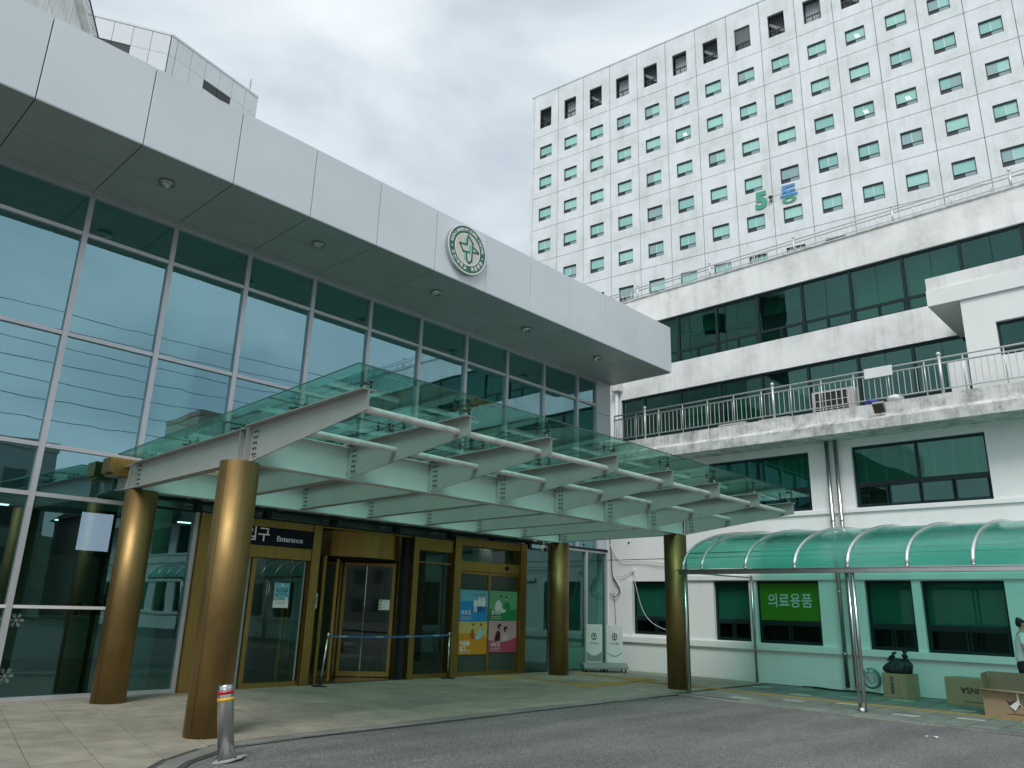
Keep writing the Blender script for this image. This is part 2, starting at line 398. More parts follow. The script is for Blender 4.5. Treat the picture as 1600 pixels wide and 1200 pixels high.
# wing pavement
walkp = empty('pavement', kind='structure')
part('paving_bed', MB().prism([(14.90, 9.2), (14.62, 6), (14.48, 3), (14.45, -60), (19.5, -60), (19.5, 9.2)][::-1], -.15, -.012), M_grout, walkp)
k2 = [(14.74, 9.15), (14.58, 7.9), (14.47, 6.7), (14.40, 5.5), (14.35, 4.3), (14.32, 3.1), (14.3, 1.9), (14.3, .7), (14.3, -.5), (14.3, -1.7), (14.3, -2.9), (14.3, -4.1)]
for a, b in zip(k2, k2[1:]):
    part('kerb_stone', MB().prism([(a[0], a[1]-.004), (b[0], b[1]+.004), (b[0]+.17, b[1]+.004), (a[0]+.17, a[1]-.004)][::-1], -.11, .004), M_kerb, walkp, bevel=.006)
S = .45; g = .009
for j in range(26):
    y1 = 9.19-j*S; y0 = y1-S
    for i in range(11):
        x0 = 14.60+i*S; x1 = x0+S
        if x1 > 19.45: continue
        if j < 3 and x0 < 14.75+.15*(2-j) and i == 0: continue
        if i == 4:     # guide strip
            part('guide_paver', MB().box((x0+.03, y0+g, -.011), (x1-.1, y1-g, .002)), M_yellow, walkp)
            part('paver', MB().box((x1-.1+g, y0+g, -.011), (x1-g, y1-g, 0)), M_paver, walkp); continue
        if (i*3 + j*2) % 7 == 0 and i not in (0,):
            part('paver', MB().box((x0+g, y0+g, -.011), (x0+.22, y1-g, random.uniform(-.001, .001))), M_paver, walkp)
            part('white_paver', MB().box((x0+.228, y0+g, -.011), (x1-g, y1-g, .001)), M_paverw, walkp)
        else:
            part('paver', MB().box((x0+g, y0+g, -.011), (x1-g, y1-g, random.uniform(-.0015, .0015))), M_paver, walkp)
# tactile paving on the forecourt (dots stand proud)
def tact_mesh(dots):
    m = MB().box((0, 0, .002), (.292, .292, .007))
    if dots:
        for a in range(6):
            for b in range(6):
                cx, cy = .025+.0484*a, .025+.0484*b; i = len(m.v)
                m.v += [(cx-.015, cy-.015, .007), (cx+.015, cy-.015, .007), (cx+.015, cy+.015, .007), (cx-.015, cy+.015, .007), (cx, cy, .015)]
                for k in range(4): m.face((i+k, i+(k+1) % 4, i+4))
    else:
        for a in range(4): m.box((.03+.07*a, .012, .007), (.058+.07*a, .28, .012))
    return m.mesh('tactile_tile', M_yellow)
TM = [tact_mesh(True), tact_mesh(False)]
def tact(x, y, dots, rot=0):
    o = link('tactile_tile', TM[0 if dots else 1], fore, (x, y, 0))
    if rot: o.location = (x+.292, y, 0); o.rotation_euler = (0, 0, pi/2)
for k in range(3): tact(13.9+.3*k, 13.75, True); tact(13.9+.3*k, 13.45, True)
for k in range(6): tact(14.5, 13.15-.3*k, False)
for k in range(5):
    for q in range(2): tact(14.2+.3*k, 11.35-.3*q, True)
for k in range(5): tact(15.7+.3*k, 11.2, False, 1)
for k in range(3):
    for q in range(2): tact(17.2-.3*k, 11.5+.3*q, True)
for k in range(7): tact(16.9, 12.1+.3*k-.0, False) if k < 4 else tact(16.75+.15*(k-4), 13.3, True)
for k in range(7): tact(16.45, 10.9-.3*k, False)

# =================================================================== LOBBY BUILDING
YF = 14.464
lob = empty('entrance_building', 'glass-fronted entrance hall with a deep pale grey metal eaves band', 'building')
XM = [-4.3, -2.71, -1.12, .47, 2.06, 3.67, 5.24, 6.83, 8.43, 10.02, 11.6, 13.2, 14.8, 16.38, 17.97, 18.93]
ZT = [8.69, 7.94, 6.02, 4.03, 3.21]
mull = M_alu
# fascia + soffit panels
XJ = [-4.3-.0+1.591*0] + []
XJ = [2.062+1.591*k for k in range(-5, 11)] + [19.79]
YFA = 12.133
for a, b in zip(XJ, XJ[1:]):
    part('eaves_panel', B((a+.008, YFA, 8.81), (b-.008, YFA+.06, 10.28)), M_fascia, lob, bevel=.006)
    part('eaves_coping', B((a+.008, YFA+.002, 10.281), (b-.008, YFA+.35, 10.295)), M_fascia, lob)
    e = b-.008 if b < 19.7 else b-.068
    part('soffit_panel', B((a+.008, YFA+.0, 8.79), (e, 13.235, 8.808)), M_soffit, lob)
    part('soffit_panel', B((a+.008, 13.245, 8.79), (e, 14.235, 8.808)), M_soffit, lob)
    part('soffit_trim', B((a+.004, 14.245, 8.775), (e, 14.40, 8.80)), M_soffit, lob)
part('eaves_end_panel', B((19.73, YFA+.062, 8.79), (19.79, 14.9, 10.28)), M_fascia, lob)
part('soffit_backing', B((-6, YFA+.065, 8.812), (19.72, 14.7, 10.27)), M_joint, lob)
part('roof', B((-6, 14.72, 9.2), (19.6, 27, 9.9)), M_wall, lob)
# downlights
for x in (4.41, 7.57, 10.83, 14.01, 17.10, 1.25):
    d = part('downlight', MB().lathe((x, 12.985, 8.72), [(.135, .07), (.135, .0), (.105, -.003), (.085, .055)], 24), M_steel, lob)
    part('lamp_lens', MB().lathe((x, 12.985, 8.745), [(.08, .01), (.08, .02)], 16), basic('lamp_glass', (.85, .85, .83), .15) if x == 4.41 else MATS['lamp_glass'], d)
# mullions / transoms
for i, x in enumerate(XM[:-1]):
    z0 = 0 if x < 4.5 else 3.42
    part('mullion', B((x-.045, YF-.06, z0), (x+.045, YF+.10, 8.69)), mull, lob)
for xa, xb in ((18.95, 0),): part('mullion', B((18.90, YF-.06, 3.42), (18.96, YF+.1, 8.69)), mull, lob)
part('head_rail', B((-6, YF-.055, 8.69), (18.93, YF+.1, 8.78)), mull, lob)
for a, b in zip(XM, XM[1:]):
    a2, b2 = a+.046, (b-.046 if b < 18.9 else b-.031)
    for z in ZT[1:4]:
        part('transom', B((a2, YF-.045, z-.035), (b2, YF+.09, z+.035)), mull, lob)
    if b < 5.5:
        part('transom', B((a2, YF-.045, 3.21-.035), (b2, YF+.09, 3.21+.035)), mull, lob)
        part('transom', B((a2, YF-.045, 0), (b2, YF+.09, .06)), mull, lob)
        part('door_rail', B((a2, YF-.05, 1.395), (b2, YF-.01, 1.445)), M_white, lob)
    zs = [8.69] + ZT[1:4] + ([3.42] if a > 4.5 else [3.21, .06])
    for zt, zb in zip(zs, zs[1:]):
        mg = M_glassLow if zt < 3.3 else M_glassL
        o = part('glass_pane', B((a2, YF+.01, zb+(.035 if zb > 3.5 or zb == 3.21 else 0)), (b2, YF+.03, zt-(.035 if zt < 8.6 else 0))), mg, lob)
# lower zone right of x=5.24
part('header_band', B((5.2, YF-.09, 3.36), (18.9, YF+.12, 3.42)), M_dkframe, lob)
part('header_band', B((5.2, YF-.07, 3.20), (16.78, YF+.12, 3.235)), M_dkframe, lob)
xs = [5.24, 6.5, 7.95, 9.55, 11.3, 13.0, 14.5, 15.9, 16.78]
for a, b in zip(xs, xs[1:]):
    part('header_mullion', B((a-.05, YF-.07, 3.236), (a+.05, YF+.12, 3.359)), M_dkframe, lob)
    part('glass_pane', B((a+.051, YF+.02, 3.236), (b-.051, YF+.03, 3.359)), M_glassL, lob)
part('glass_pane', B((5.286, YF+.01, .06), (6.45, YF+.03, 3.2)), M_glassLow, lob)
part('transom', B((5.286, YF-.045, 0), (6.45, YF+.09, .06)), mull, lob)
part('mullion', B((5.195, YF-.06, 0), (5.285, YF+.10, 3.199)), mull, lob)
part('mullion', B((6.451, YF-.06, 0), (6.53, YF+.10, 3.199)), mull, lob)
# right bay
part('glass_pane', B((15.74, YF+.01, .03), (16.79, YF+.03, 3.2)), M_glassLow, lob)
for xa, xb in ((16.80, 16.87), (16.93, 17.0), (18.38, 18.46), (19.38, 19.45)): part('mullion', B((xa, YF-.06, 0), (xb, YF+.1, 3.36)), mull, lob)
part('transom', B((17.001, YF-.05, 3.30), (18.379, YF+.09, 3.359)), mull, lob)
part('transom', B((18.461, YF-.05, 3.30), (19.379, YF+.09, 3.359)), mull, lob)
part('glass_pane', B((17.001, YF+.01, 0.62), (18.379, YF+.03, 3.299)), M_glassLow, lob)
part('frosted_pane', B((17.001, YF+.0, 0.02), (18.379, YF+.025, .60)), basic('frosted_green', (.10, .36, .27), .4), lob)
part('glass_pane', B((18.461, YF+.01, 0.02), (19.379, YF+.03, 3.299)), M_glassLow, lob)
part('header_band', B((18.905, YF-.08, 3.36), (19.44, YF+.12, 3.42)), M_dkframe, lob)
# pale metal pier at the end
for z0, z1 in ((3.43, 7.70), (7.715, 8.78)):
    part('pier_panel', B((18.97, YF-.05, z0), (19.68, YF+.25, z1)), M_fascia, lob, bevel=.005)
# interior
part('floor', B((-8, YF+.12, -.2), (19.3, 27, .004)), M_intfl, lob)
part('rear_wall', B((-8, 26.5, 0), (19.3, 26.8, 9.2)), M_int, lob)
part('side_wall', B((19.31, YF+.3, 0), (19.6, 26.5, 9.2)), M_int, lob)
part('side_wall', B((-8.3, YF+.3, 0), (-8.0, 26.5, 9.2)), M_int, lob)
part('ceiling', B((-8, YF+.3, 8.85), (19.3, 26.5, 8.95)), M_int, lob)
part('gallery_slab', B((7.6, YF+.35, 3.46), (19.3, 26.4, 3.75)), basic('gallery_ceiling', (.30, .31, .29), .6), lob)
part('gallery_slab', B((-8, 18.6, 3.46), (7.6, 26.4, 3.75)), MATS['gallery_ceiling'], lob)
for x, y in ((2.1, 16.3), (6.45, 16.3), (9.9, 18.5), (13.0, 16.6), (16.8, 17.2)):
    part('inside_column', MB().lathe((x, y, 0), [(.33, 0), (.33, 8.8)], 20), M_white, lob)
k = 0
for x in (6.2, 8.2, 10.0, 11.8, 13.2, 14.8, 16.4, 2.5, 4.2):
    for y in (16.6, 19.2, 21.8):
        zc = 3.455
        if x < 7.6 and y < 18.7: continue
        part('ceiling_lamp', B((x, y, zc-.02), (x+.3, y+.12, zc)), M_lamp2, lob)
# reception desk and led screen
desk = empty('reception_desk', 'long pale reception desk far inside the entrance hall', 'desk')
part('counter_front', B((6.0, 23.6, 0), (9.6, 23.9, 1.05)), M_cream, desk); part('counter_top', B((5.9, 23.5, 1.051), (9.7, 24.3, 1.10)), M_white, desk)
part('counter_side', B((9.45, 23.91, 0), (9.6, 24.3, 1.05)), M_cream, desk)
def mk_screen():
    m, nt, b = _new('led_screen'); src = wcoords(nt)
    wv = nt.nodes.new('ShaderNodeTexWave'); wv.bands_direction = 'Z'; wv.inputs['Scale'].default_value = 9
    mp_ = nt.nodes.new('ShaderNodeMapping'); mp_.inputs['Rotation'].default_value = (0, .25, 0); nt.links.new(src, mp_.inputs[0]); nt.links.new(mp_.outputs[0], wv.inputs[0])
    c = ramp(nt, wv.outputs['Fac'], [(.3, (.42, .24, .42)), (.7, (.66, .40, .60))])
    nt.links.new(c, b.inputs['Emission Color']); b.inputs['Emission Strength'].default_value = 1.7; b.inputs['Base Color'].default_value = (.02, .02, .03, 1); return m
scr = empty('led_screen', 'lit pale lavender display screen hanging behind the left glass', 'screen')
part('screen_panel', B((5.44, 17.5, 2.52), (6.06, 17.52, 3.29)), mk_screen(), scr); part('screen_case', B((5.05, 17.53, 2.4), (6.12, 17.62, 3.36)), M_navy, scr)
part('screen_stand', B((5.5, 17.54, 0), (5.58, 17.6, 2.39)), M_black, scr); part('screen_stand', B((5.98, 17.54, 0), (6.06, 17.6, 2.39)), M_black, scr)

# --- first brass door portal
def portal(x0, x1, zsign):
    pass
p1 = part('door_portal', B((6.74, YF-.12, 3.05), (9.00, YF+.14, 3.195)), M_gold2, lob, bevel=.004)
for a, b in ((6.54, 6.739), (9.001, 9.2)): part('post', B((a, YF-.14, 0), (b, YF+.14, 3.197)), M_gold2, p1, bevel=.004)
part('header', B((6.74, YF-.11, 2.45), (9.0, YF+.14, 2.688)), M_gold2, p1, bevel=.003)
part('door_pocket', B((7.60, YF-.02, 0), (7.70, YF+.1, 2.449)), M_grey, p1)
part('door_leaf', MB().box((7.72, YF-.05, 0), (7.81, YF+.0, 2.44)).box((8.985, YF-.05, .0), (8.999, YF, 2.44)).box((7.811, YF-.05, 0), (8.984, YF, .09)), M_gold2, p1)
part('door_glass', B((7.811, YF-.03, .091), (8.984, YF-.015, 2.44)), M_glassD, p1)
part('glass_edge_strip', B((8.90, YF-.045, .092), (8.93, YF-.031, 2.43)), M_grey, p1)
part('door_glass', B((6.75, YF+.0, .05), (7.59, YF+.015, 2.44)), M_glassD, p1)
sg = tag(part('entrance_sign', B((6.76, YF-.13, 2.69), (8.995, YF-.05, 3.048)), M_navy, None), 'dark navy sign over the brass door reading Enterance in white', 'sign')
text('출입구', .30, M_letter, sg, (7.58, YF-.132, 2.885), bold=.003)
text('Enterance', .150, M_letter, sg, (8.45, YF-.132, 2.835), bold=.0015)
pst = tag(part('notice_poster', B((8.262, YF-.060, 1.495), (8.604, YF-.052, 1.98)), M_letter, None), 'small light blue and white notice on the glass door under the navy sign', 'poster')
part('blue_field', B((8.262, YF-.0625, 1.64), (8.604, YF-.061, 1.98)), flat('notice_blue', (.16, .48, .60)), pst)
text('코로나 예방을 위해', .032, M_navy, pst, (8.433, YF-.063, 1.865), ext=.0005)
text('마스크 착용을', .046, M_navy, pst, (8.433, YF-.063, 1.82), ext=.0005, bold=.001)
text('부탁드립니다', .036, M_navy, pst, (8.433, YF-.063, 1.765), ext=.0005)
text('손 소독 후 입장해 주시기 바랍니다', .017, M_navy, pst, (8.433, YF-.0610, 1.60), ext=.0005)
text('협조해 주셔서 감사합니다', .017, M_navy, pst, (8.433, YF-.0610, 1.575), ext=.0005)
def ell(cx, cz, rx, rz, y, n=14, a0=0, a1=2*pi):
    return [(cx+rx*cos(a0+(a1-a0)*k/n), y, cz+rz*sin(a0+(a1-a0)*k/n)) for k in range(n)]
fig = MB().poly(ell(8.32, 1.675, .035, .05, YF-.064)); part('printed_figure', fig, flat('print_yellow', (.6, .5, .08)), pst)
part('printed_head', MB().poly(ell(8.325, 1.735, .017, .02, YF-.0645)), M_hair, pst)
part('printed_figure', MB().poly(ell(8.55, 1.675, .03, .045, YF-.064)), M_letter, pst); part('printed_head', MB().poly(ell(8.55, 1.725, .015, .018, YF-.0645)), M_hair, pst)
part('printed_mask', MB().poly(ell(8.433, 1.93, .03, .018, YF-.064)), M_letter, pst)

# --- revolving door
rv = part('revolving_door', MB().box((9.201, YF-.03, 3.17), (11.78, YF+.14, 3.199)), M_gold2, lob)
def arc(cx, cy, r, a0, a1, z0, z1, th, n):
    m = MB()
    for k in range(n):
        t0, t1 = a0+(a1-a0)*k/n, a0+(a1-a0)*(k+1)/n
        q = [(cx+r*cos(t0), cy+r*sin(t0)), (cx+r*cos(t1), cy+r*sin(t1)), (cx+(r-th)*cos(t1), cy+(r-th)*sin(t1)), (cx+(r-th)*cos(t0), cy+(r-th)*sin(t0))]
        m.prism(q, z0, z1)
    return m
CXR, CYR, RR = 10.75, 15.78, 1.38
part('drum_fascia', arc(CXR, CYR, RR, pi, 2*pi, 2.62, 3.165, .06, 24), M_gold2, rv)
part('drum_ceiling', MB().lathe((CXR, CYR, 2.60), [(1.3, 0), (1.3, .03)], 28), M_dark, rv)
for a0, a1 in ((pi*1.0, pi*1.22), (pi*1.78, 2*pi)):
    part('drum_glass', arc(CXR, CYR, RR-.02, a0, a1, .12, 2.60, .012, 6), M_glassD, rv)
    part('drum_base', arc(CXR, CYR, RR, a0, a1, .0, .12, .05, 6), M_gold2, rv)
for a in (pi, pi*1.22, pi*1.78, 2*pi, pi*1.5):
    x, y = CXR+(RR-.03)*cos(a), CYR+(RR-.03)*sin(a)
    if a != pi*1.5: part('drum_post', B((x-.035, y-.035, 0), (x+.035, y+.035, 2.62)), M_gold2, rv)
for a in (radians(232), radians(322), radians(52), radians(142)):
    d = Vector((cos(a), sin(a), 0)); n = Vector((-d.y, d.x, 0))
    def bar(r0, r1, z0, z1, t):
        p = [Vector((CXR, CYR, 0))+d*r0-n*t, Vector((CXR, CYR, 0))+d*r1-n*t, Vector((CXR, CYR, 0))+d*r1+n*t, Vector((CXR, CYR, 0))+d*r0+n*t]
        return [(q.x, q.y) for q in p], z0, z1
    m = MB()
    for r0, r1, z0, z1 in ((.07, .14, .02, 2.56), (1.21, 1.28, .02, 2.56), (.14, 1.21, .02, .13), (.14, 1.21, 2.49, 2.56)): m.prism(*bar(r0, r1, z0, z1, .025))
    lf = part('door_leaf', m, M_gold2, rv); m = MB(); m.prism(*bar(.141, 1.209, .131, 2.489, .005)); part('leaf_glass', m, M_glassD, rv)
part('side_glass', B((11.95, YF+.0, .1), (12.98, YF+.015, 2.88)), M_glassD, rv)
part('side_frame', MB().box((11.78, YF-.1, 0), (11.94, YF+.12, 3.197)).box((11.941, YF-.08, 2.89), (13.04, YF+.1, 3.19)).box((11.941, YF-.06, 0), (13.04, YF+.08, .095)).box((11.94, YF-.06, 2.60), (13.0, YF+.08, 2.63)), M_gold2, rv)
part('dark_reveal', B((9.201, YF+.02, 2.55), (9.32, YF+.2, 3.16)), M_dark, rv); part('dark_reveal', B((11.62, YF+.02, 0), (11.77, YF+.2, 3.16)), M_dark, rv)
dn = tag(part('door_notice', B((10.95, YF+.02, 1.50), (11.25, YF+.027, 1.72)), M_letter, None), 'small white notice with green squares on the revolving door glass', 'sign')
for k in range(3): part('green_square', B((10.965, YF+.015, 1.52+.07*k), (11.015, YF+.0195, 1.57+.07*k)), flat('print_green', (.12, .35, .03)) if k == 0 else MATS['print_green'], dn)
for k, s in enumerate(('체온측정', '손소독', '마스크')): text(s, .028, M_navy, dn, (11.075, YF+.019, 1.695-.072*k-.01), ext=.0004)
tg = tag(part('wall_tag', B((9.22, YF-.075, 1.50), (9.27, YF-.068, 1.80)), M_letter, None), 'narrow white upright label beside the right post of the first brass door', 'sign')
text('출\n입\n문', .05, M_navy, tg, (9.245, YF-.0765, 1.65), ext=.0004)

# --- second portal with posters
p2 = part('door_portal', B((13.29, YF-.12, 3.10), (15.45, YF+.14, 3.29)), M_gold2, lob, bevel=.004)
for a, b in ((13.06, 13.285), (15.455, 15.70)): part('post', B((a, YF-.14, 0), (b, YF+.14, 3.30)), M_gold2, p2, bevel=.004)
part('header', B((13.29, YF-.11, 2.49), (15.45, YF+.14, 2.73)), M_gold2, p2, bevel=.003)
part('transom_glass', B((13.29, YF-.0, 2.735), (15.45, YF+.015, 3.095)), M_glassD, p2)
part('door_sensor', MB().lathe((0, 0, 0), [(.06, 0), (.06, .03), (.03, .04)], 12), M_black, p2, (14.95, YF-.11, 2.62), (pi/2, 0, 0))
for a, b in ((13.29, 14.335), (14.385, 15.45)):
    fr = part('door_leaf', MB().box((a, YF-.06, 0), (a+.035, YF-.01, 2.485)).box((b-.035, YF-.06, 0), (b, YF-.01, 2.485)).box((a+.036, YF-.06, 0), (b-.036, YF-.01, .10)).box((a+.036, YF-.06, 2.42), (b-.036, YF-.01, 2.485)), M_gold2, p2)
    part('leaf_glass', B((a+.036, YF-.04, .101), (b-.036, YF-.02, 2.419)), basic('frosted_dark', (.055, .075, .065), .2) if a < 14 else MATS['frosted_dark'], fr)
part('center_post', B((14.336, YF-.07, 0), (14.384, YF+.0, 2.488)), M_gold2, p2)
def poster(x0, x1, z0, z1, back, wave, kind, head, small, label):
    y = YF-.062; W = x1-x0; H = z1-z0
    p = tag(part('door_poster', B((x0, y-.002, z0), (x1, y+.001, z1)), back, None), label, 'poster', 'square posters on the sliding doors')
    U = lambda u, v, d=.0032: (x0+u*W, y-d, z0+v*H)
    n = 16; f = wavefn[kind]
    part('printed_wave', MB().poly([U(0, 0), U(1, 0)] + [U(1-k/n, f(1-k/n)) for k in range(n+1)]), wave, p)
    def e(nm, u, v, ru, rv_, mat, d=.004): part(nm, MB().poly([U(u+ru*cos(2*pi*k/14), v+rv_*sin(2*pi*k/14), d) for k in range(14)]), mat, p)
    def q(nm, pts, mat, d=.0045): part(nm, MB().poly([U(a, b, d) for a, b in pts]), mat, p)
    W_, N_, S_ = M_letter, M_navy, flat_skin
    if kind == 'blue':
        for cx, s, legs in ((.56, .9, M_letter), (.70, 1.05, M_navy), (.84, 1.0, print_blue2)):
            q('printed_legs', [(cx-.045, .29), (cx-.015, .29), (cx-.01, .48), (cx+.01, .48), (cx+.015, .29), (cx+.045, .29), (cx+.05, .55), (cx-.05, .55)], legs)
            q('printed_coat', [(cx-.06, .48), (cx+.065, .48), (cx+.07, .62), (cx+.04, .76*s if s < 1 else .78), (cx-.04, .76*s if s < 1 else .78), (cx-.075, .62)], W_, .005)
            e('printed_face', cx, .82*(.97 if s < 1 else 1), .025, .045, S_, .005); e('printed_hair', cx, .855*(.97 if s < 1 else 1), .026, .025, M_hair, .0055)
    elif kind == 'green':
        q('printed_coat', [(.18, .38), (.30, .28), (.50, .26), (.60, .32), (.56, .38), (.45, .40), (.42, .60), (.32, .70), (.22, .62)], W_)
        q('printed_jumper', [(.50, .38), (.74, .34), (.76, .52), (.70, .63), (.56, .63), (.50, .52)], poster_green_d, .004)
        for u, v in ((.40, .77), (.61, .74)): e('printed_face', u, v, .035, .06, S_, .005); e('printed_hair', u-.005, v+.05, .045, .03, M_hair, .0055)
    elif kind == 'orange':
        q('printed_coat', [(.42, .50), (.58, .44), (.56, .55), (.54, .76), (.46, .76), (.42, .64)], print_rust); q('printed_coat', [(.58, .46), (.72, .44), (.82, .52), (.86, .68), (.80, .78), (.70, .76)], print_aqua, .005)
        for u, v in ((.52, .86), (.79, .86)): e('printed_face', u, v, .035, .06, S_, .0052); e('printed_hair', u-.01, v+.045, .035, .035, M_hair, .0055)
    else:
        q('printed_coat', [(.20, .36), (.40, .36), (.42, .50), (.40, .66), (.30, .70), (.24, .55)], print_maroon); q('printed_coat', [(.42, .36), (.70, .36), (.72, .52), (.66, .60), (.56, .58)], print_pale, .005)
        for u, v in ((.40, .80), (.62, .72)): e('printed_hair', u-.02, v+.02, .075, .09, M_hair, .005); e('printed_face', u+.015, v-.02, .035, .055, S_, .0055)
    lines = head.split('\n')
    for k, s in enumerate(lines): text(s, .125, M_letter, p, (x0+.07*W, y-.004, z0+H*(.255 if kind in ('blue', 'green') else (.24 if len(lines) == 1 else .33))-.125*k), ext=.0005, align='LEFT', bold=.003)
    for k, s in enumerate(small): text(s, .030, M_letter, p, (x0+.07*W, y-.004, z0+H*.125-.045*k), ext=.0005, align='LEFT')
wavefn = {'blue': lambda u: .60+.06*sin(u*3.2)-.16*max(0, u-.5)**1.3*2, 'green': lambda u: .40-.30*u*(1-u)*.9+.02*u, 'orange': lambda u: .62+.09*sin(u*2.8)-.14*u, 'pink': lambda u: .40-.42*u*(1-u)+.08*u}
poster_blue = flat('poster_light_blue', (.14, .48, .62)); poster_blue_d = flat('poster_blue', (.01, .28, .62)); print_blue2 = flat('print_blue', (.02, .06, .25))
poster_green = flat('poster_light_green', (.14, .45, .22)); poster_green_d = flat('poster_green', (.015, .26, .09))
poster_or = flat('poster_sand', (.62, .47, .15)); poster_or_d = flat('poster_orange', (.64, .27, .015)); print_rust = flat('print_rust', (.38, .09, .02)); print_aqua = flat('print_aqua', (.35, .6, .62))
poster_pk = flat('poster_pale_pink', (.60, .36, .40)); poster_pk_d = flat('poster_crimson', (.50, .06, .13)); print_maroon = flat('print_maroon', (.06, .004, .012)); print_pale = flat('print_pale', (.60, .48, .48))
flat_skin = flat('print_skin', (.55, .42, .32))
SM = ['환자와 의료진이 함께하는 병원', '건강한 삶을 위해 노력합니다']
poster(13.325, 14.33, 1.285, 2.03, poster_blue, poster_blue_d, 'blue', '키우고', SM, 'blue poster with standing figures in white coats, upper left on the sliding doors')
poster(14.39, 15.41, 1.305, 2.04, poster_green, poster_green_d, 'green', '행하고', SM, 'green poster with two seated figures, upper right on the sliding doors')
poster(13.325, 14.33, .50, 1.279, poster_or, poster_or_d, 'orange', '마음을\n얻고', SM, 'orange poster with two talking figures, lower left on the sliding doors')
poster(14.39, 15.41, .53, 1.299, poster_pk, poster_pk_d, 'pink', '나누고', SM, 'pink and crimson poster with two dark-haired figures, lower right on the sliding doors')

# snowflake stickers
def snow(x, z, r, lab):
    m = MB(); y = YF+.004
    for k in range(6):
        a = k*pi/3; d = Vector((cos(a), 0, sin(a))); n = Vector((-sin(a), 0, cos(a))); c = Vector((x, y, z))
        def st(p, q, wd):
            t = (q-p).normalized(); nn = Vector((-t.z, 0, t.x))*wd; m.poly([p-nn, q-nn, q+nn, p+nn])
        st(c, c+d*r, .0045)
        for s in (-1, 1):
            for f in (.45, .72): st(c+d*r*f, c+d*r*(f+.24)+n*s*r*.24, .004)
    tag(part('snowflake_sticker', m, basic('pale_sticker', (.30, .35, .36), .5) if 'pale_sticker' not in MATS else MATS['pale_sticker'], None), lab, 'sticker', 'snowflake stickers on the left glass')
snow(3.82, 1.21, .11, 'white snowflake sticker just below the white door rail on the left glass'); snow(3.82, .38, .12, 'white snowflake sticker low on the left glass, near the floor')
snow(3.50, 1.23, .11, 'white snowflake sticker at the left edge, beyond the leftmost mullion')

# emblem
em = empty('emblem_sign', 'round green and cream emblem sign on the grey eaves band', 'sign')
EX, EY, EZ = 10.885, YFA, 9.60
def disc(r0, r1, y0, y1, mat, nm, n=48):
    m = MB()
    if r0 == 0: m.hexa([(EX+r1*cos(2*pi*k/n), y1, EZ+r1*sin(2*pi*k/n)) for k in range(n)], [(EX+r1*cos(2*pi*k/n), y0, EZ+r1*sin(2*pi*k/n)) for k in range(n)])
    else:
        for k in range(n):
            a, b = 2*pi*k/n, 2*pi*(k+1)/n
            P_ = lambda r, t, y: (EX+r*cos(t), y, EZ+r*sin(t))
            m.hexa([P_(r0, a, y1), P_(r1, a, y1), P_(r1, b, y1), P_(r0, b, y1)], [P_(r0, a, y0), P_(r1, a, y0), P_(r1, b, y0), P_(r0, b, y0)])
    return part(nm, m, mat, em)
disc(0, .60, EY-.10, EY-.001, M_steel, 'emblem_body'); disc(0, .395, EY-.108, EY-.1005, M_cream, 'emblem_face')
disc(.40, .575, EY-.108, EY-.1005, M_green, 'emblem_ring'); disc(.38, .40, EY-.111, EY-.1005, M_letter, 'ring_line'); disc(.576, .60, EY-.111, EY-.1005, M_letter, 'ring_line')
def ringtext(s, a0, a1, r, size, flip=False):
    for k, ch in enumerate(s):
        if ch == ' ': continue
        a = a0+(a1-a0)*k/(len(s)-1); aa = radians(a)
        o = text(ch, size, M_letter, em, (EX+r*cos(aa), EY-.109, EZ+r*sin(aa)), ext=.003, bold=.002)
        o.rotation_euler = (Matrix.Rotation(pi/2, 4, 'X') @ Matrix.Rotation(aa-pi/2+(pi if flip else 0), 4, 'Z')).to_euler()
ringtext('KOSIN UNIVERSITY GOSPEL HOSPITAL', 172, 8, .487, .098)
ringtext('고신대학교 복음병원', 205, 335, .487, .115, True)
for a in (187, -8): part('ring_dot', MB().poly([(EX+.487*cos(radians(a))+.02*cos(t*pi/5), EY-.1095, EZ+.487*sin(radians(a))+.02*sin(t*pi/5)) for t in range(10)]), M_letter, em)
def stroke(pts, wd, mat, nm='emblem_stroke', yy=EY-.112):
    m = MB()
    P_ = [Vector((EX+u*.6, 0, EZ+v*.6)) for u, v in pts]
    for p, q in zip(P_, P_[1:]):
        t = (q-p).normalized(); n = Vector((-t.z, 0, t.x))*wd; p2_ = p-t*wd*.5; q2 = q+t*wd*.5
        for_ = [p2_-n, q2-n, q2+n, p2_+n]
        m.hexa([(a.x, EY-.1085, a.z) for a in for_], [(a.x, yy, a.z) for a in for_])
    part(nm, m, mat, em)
stroke([(-.10, .44), (-.10, .18)], .035, M_mint, 'emblem_accent', EY-.110); stroke([(-.10, -.10), (-.10, -.42)], .035, M_mint, 'emblem_accent', EY-.110)
stroke([(.15, .22), (.12, -.10)], .04, M_mint, 'emblem_accent', EY-.110)
stroke([(0, .62), (-.04, .20), (-.42, .14), (-.22, -.14), (.10, -.08)], .022, M_green)
stroke([(0, .62), (.27, .34), (.24, -.40), (.10, -.55), (-.02, -.45), (-.06, -.12)], .022, M_green, yy=EY-.1125)
stroke([(.34, .20), (.60, .04), (.30, -.02)], .022, M_green, yy=EY-.113)

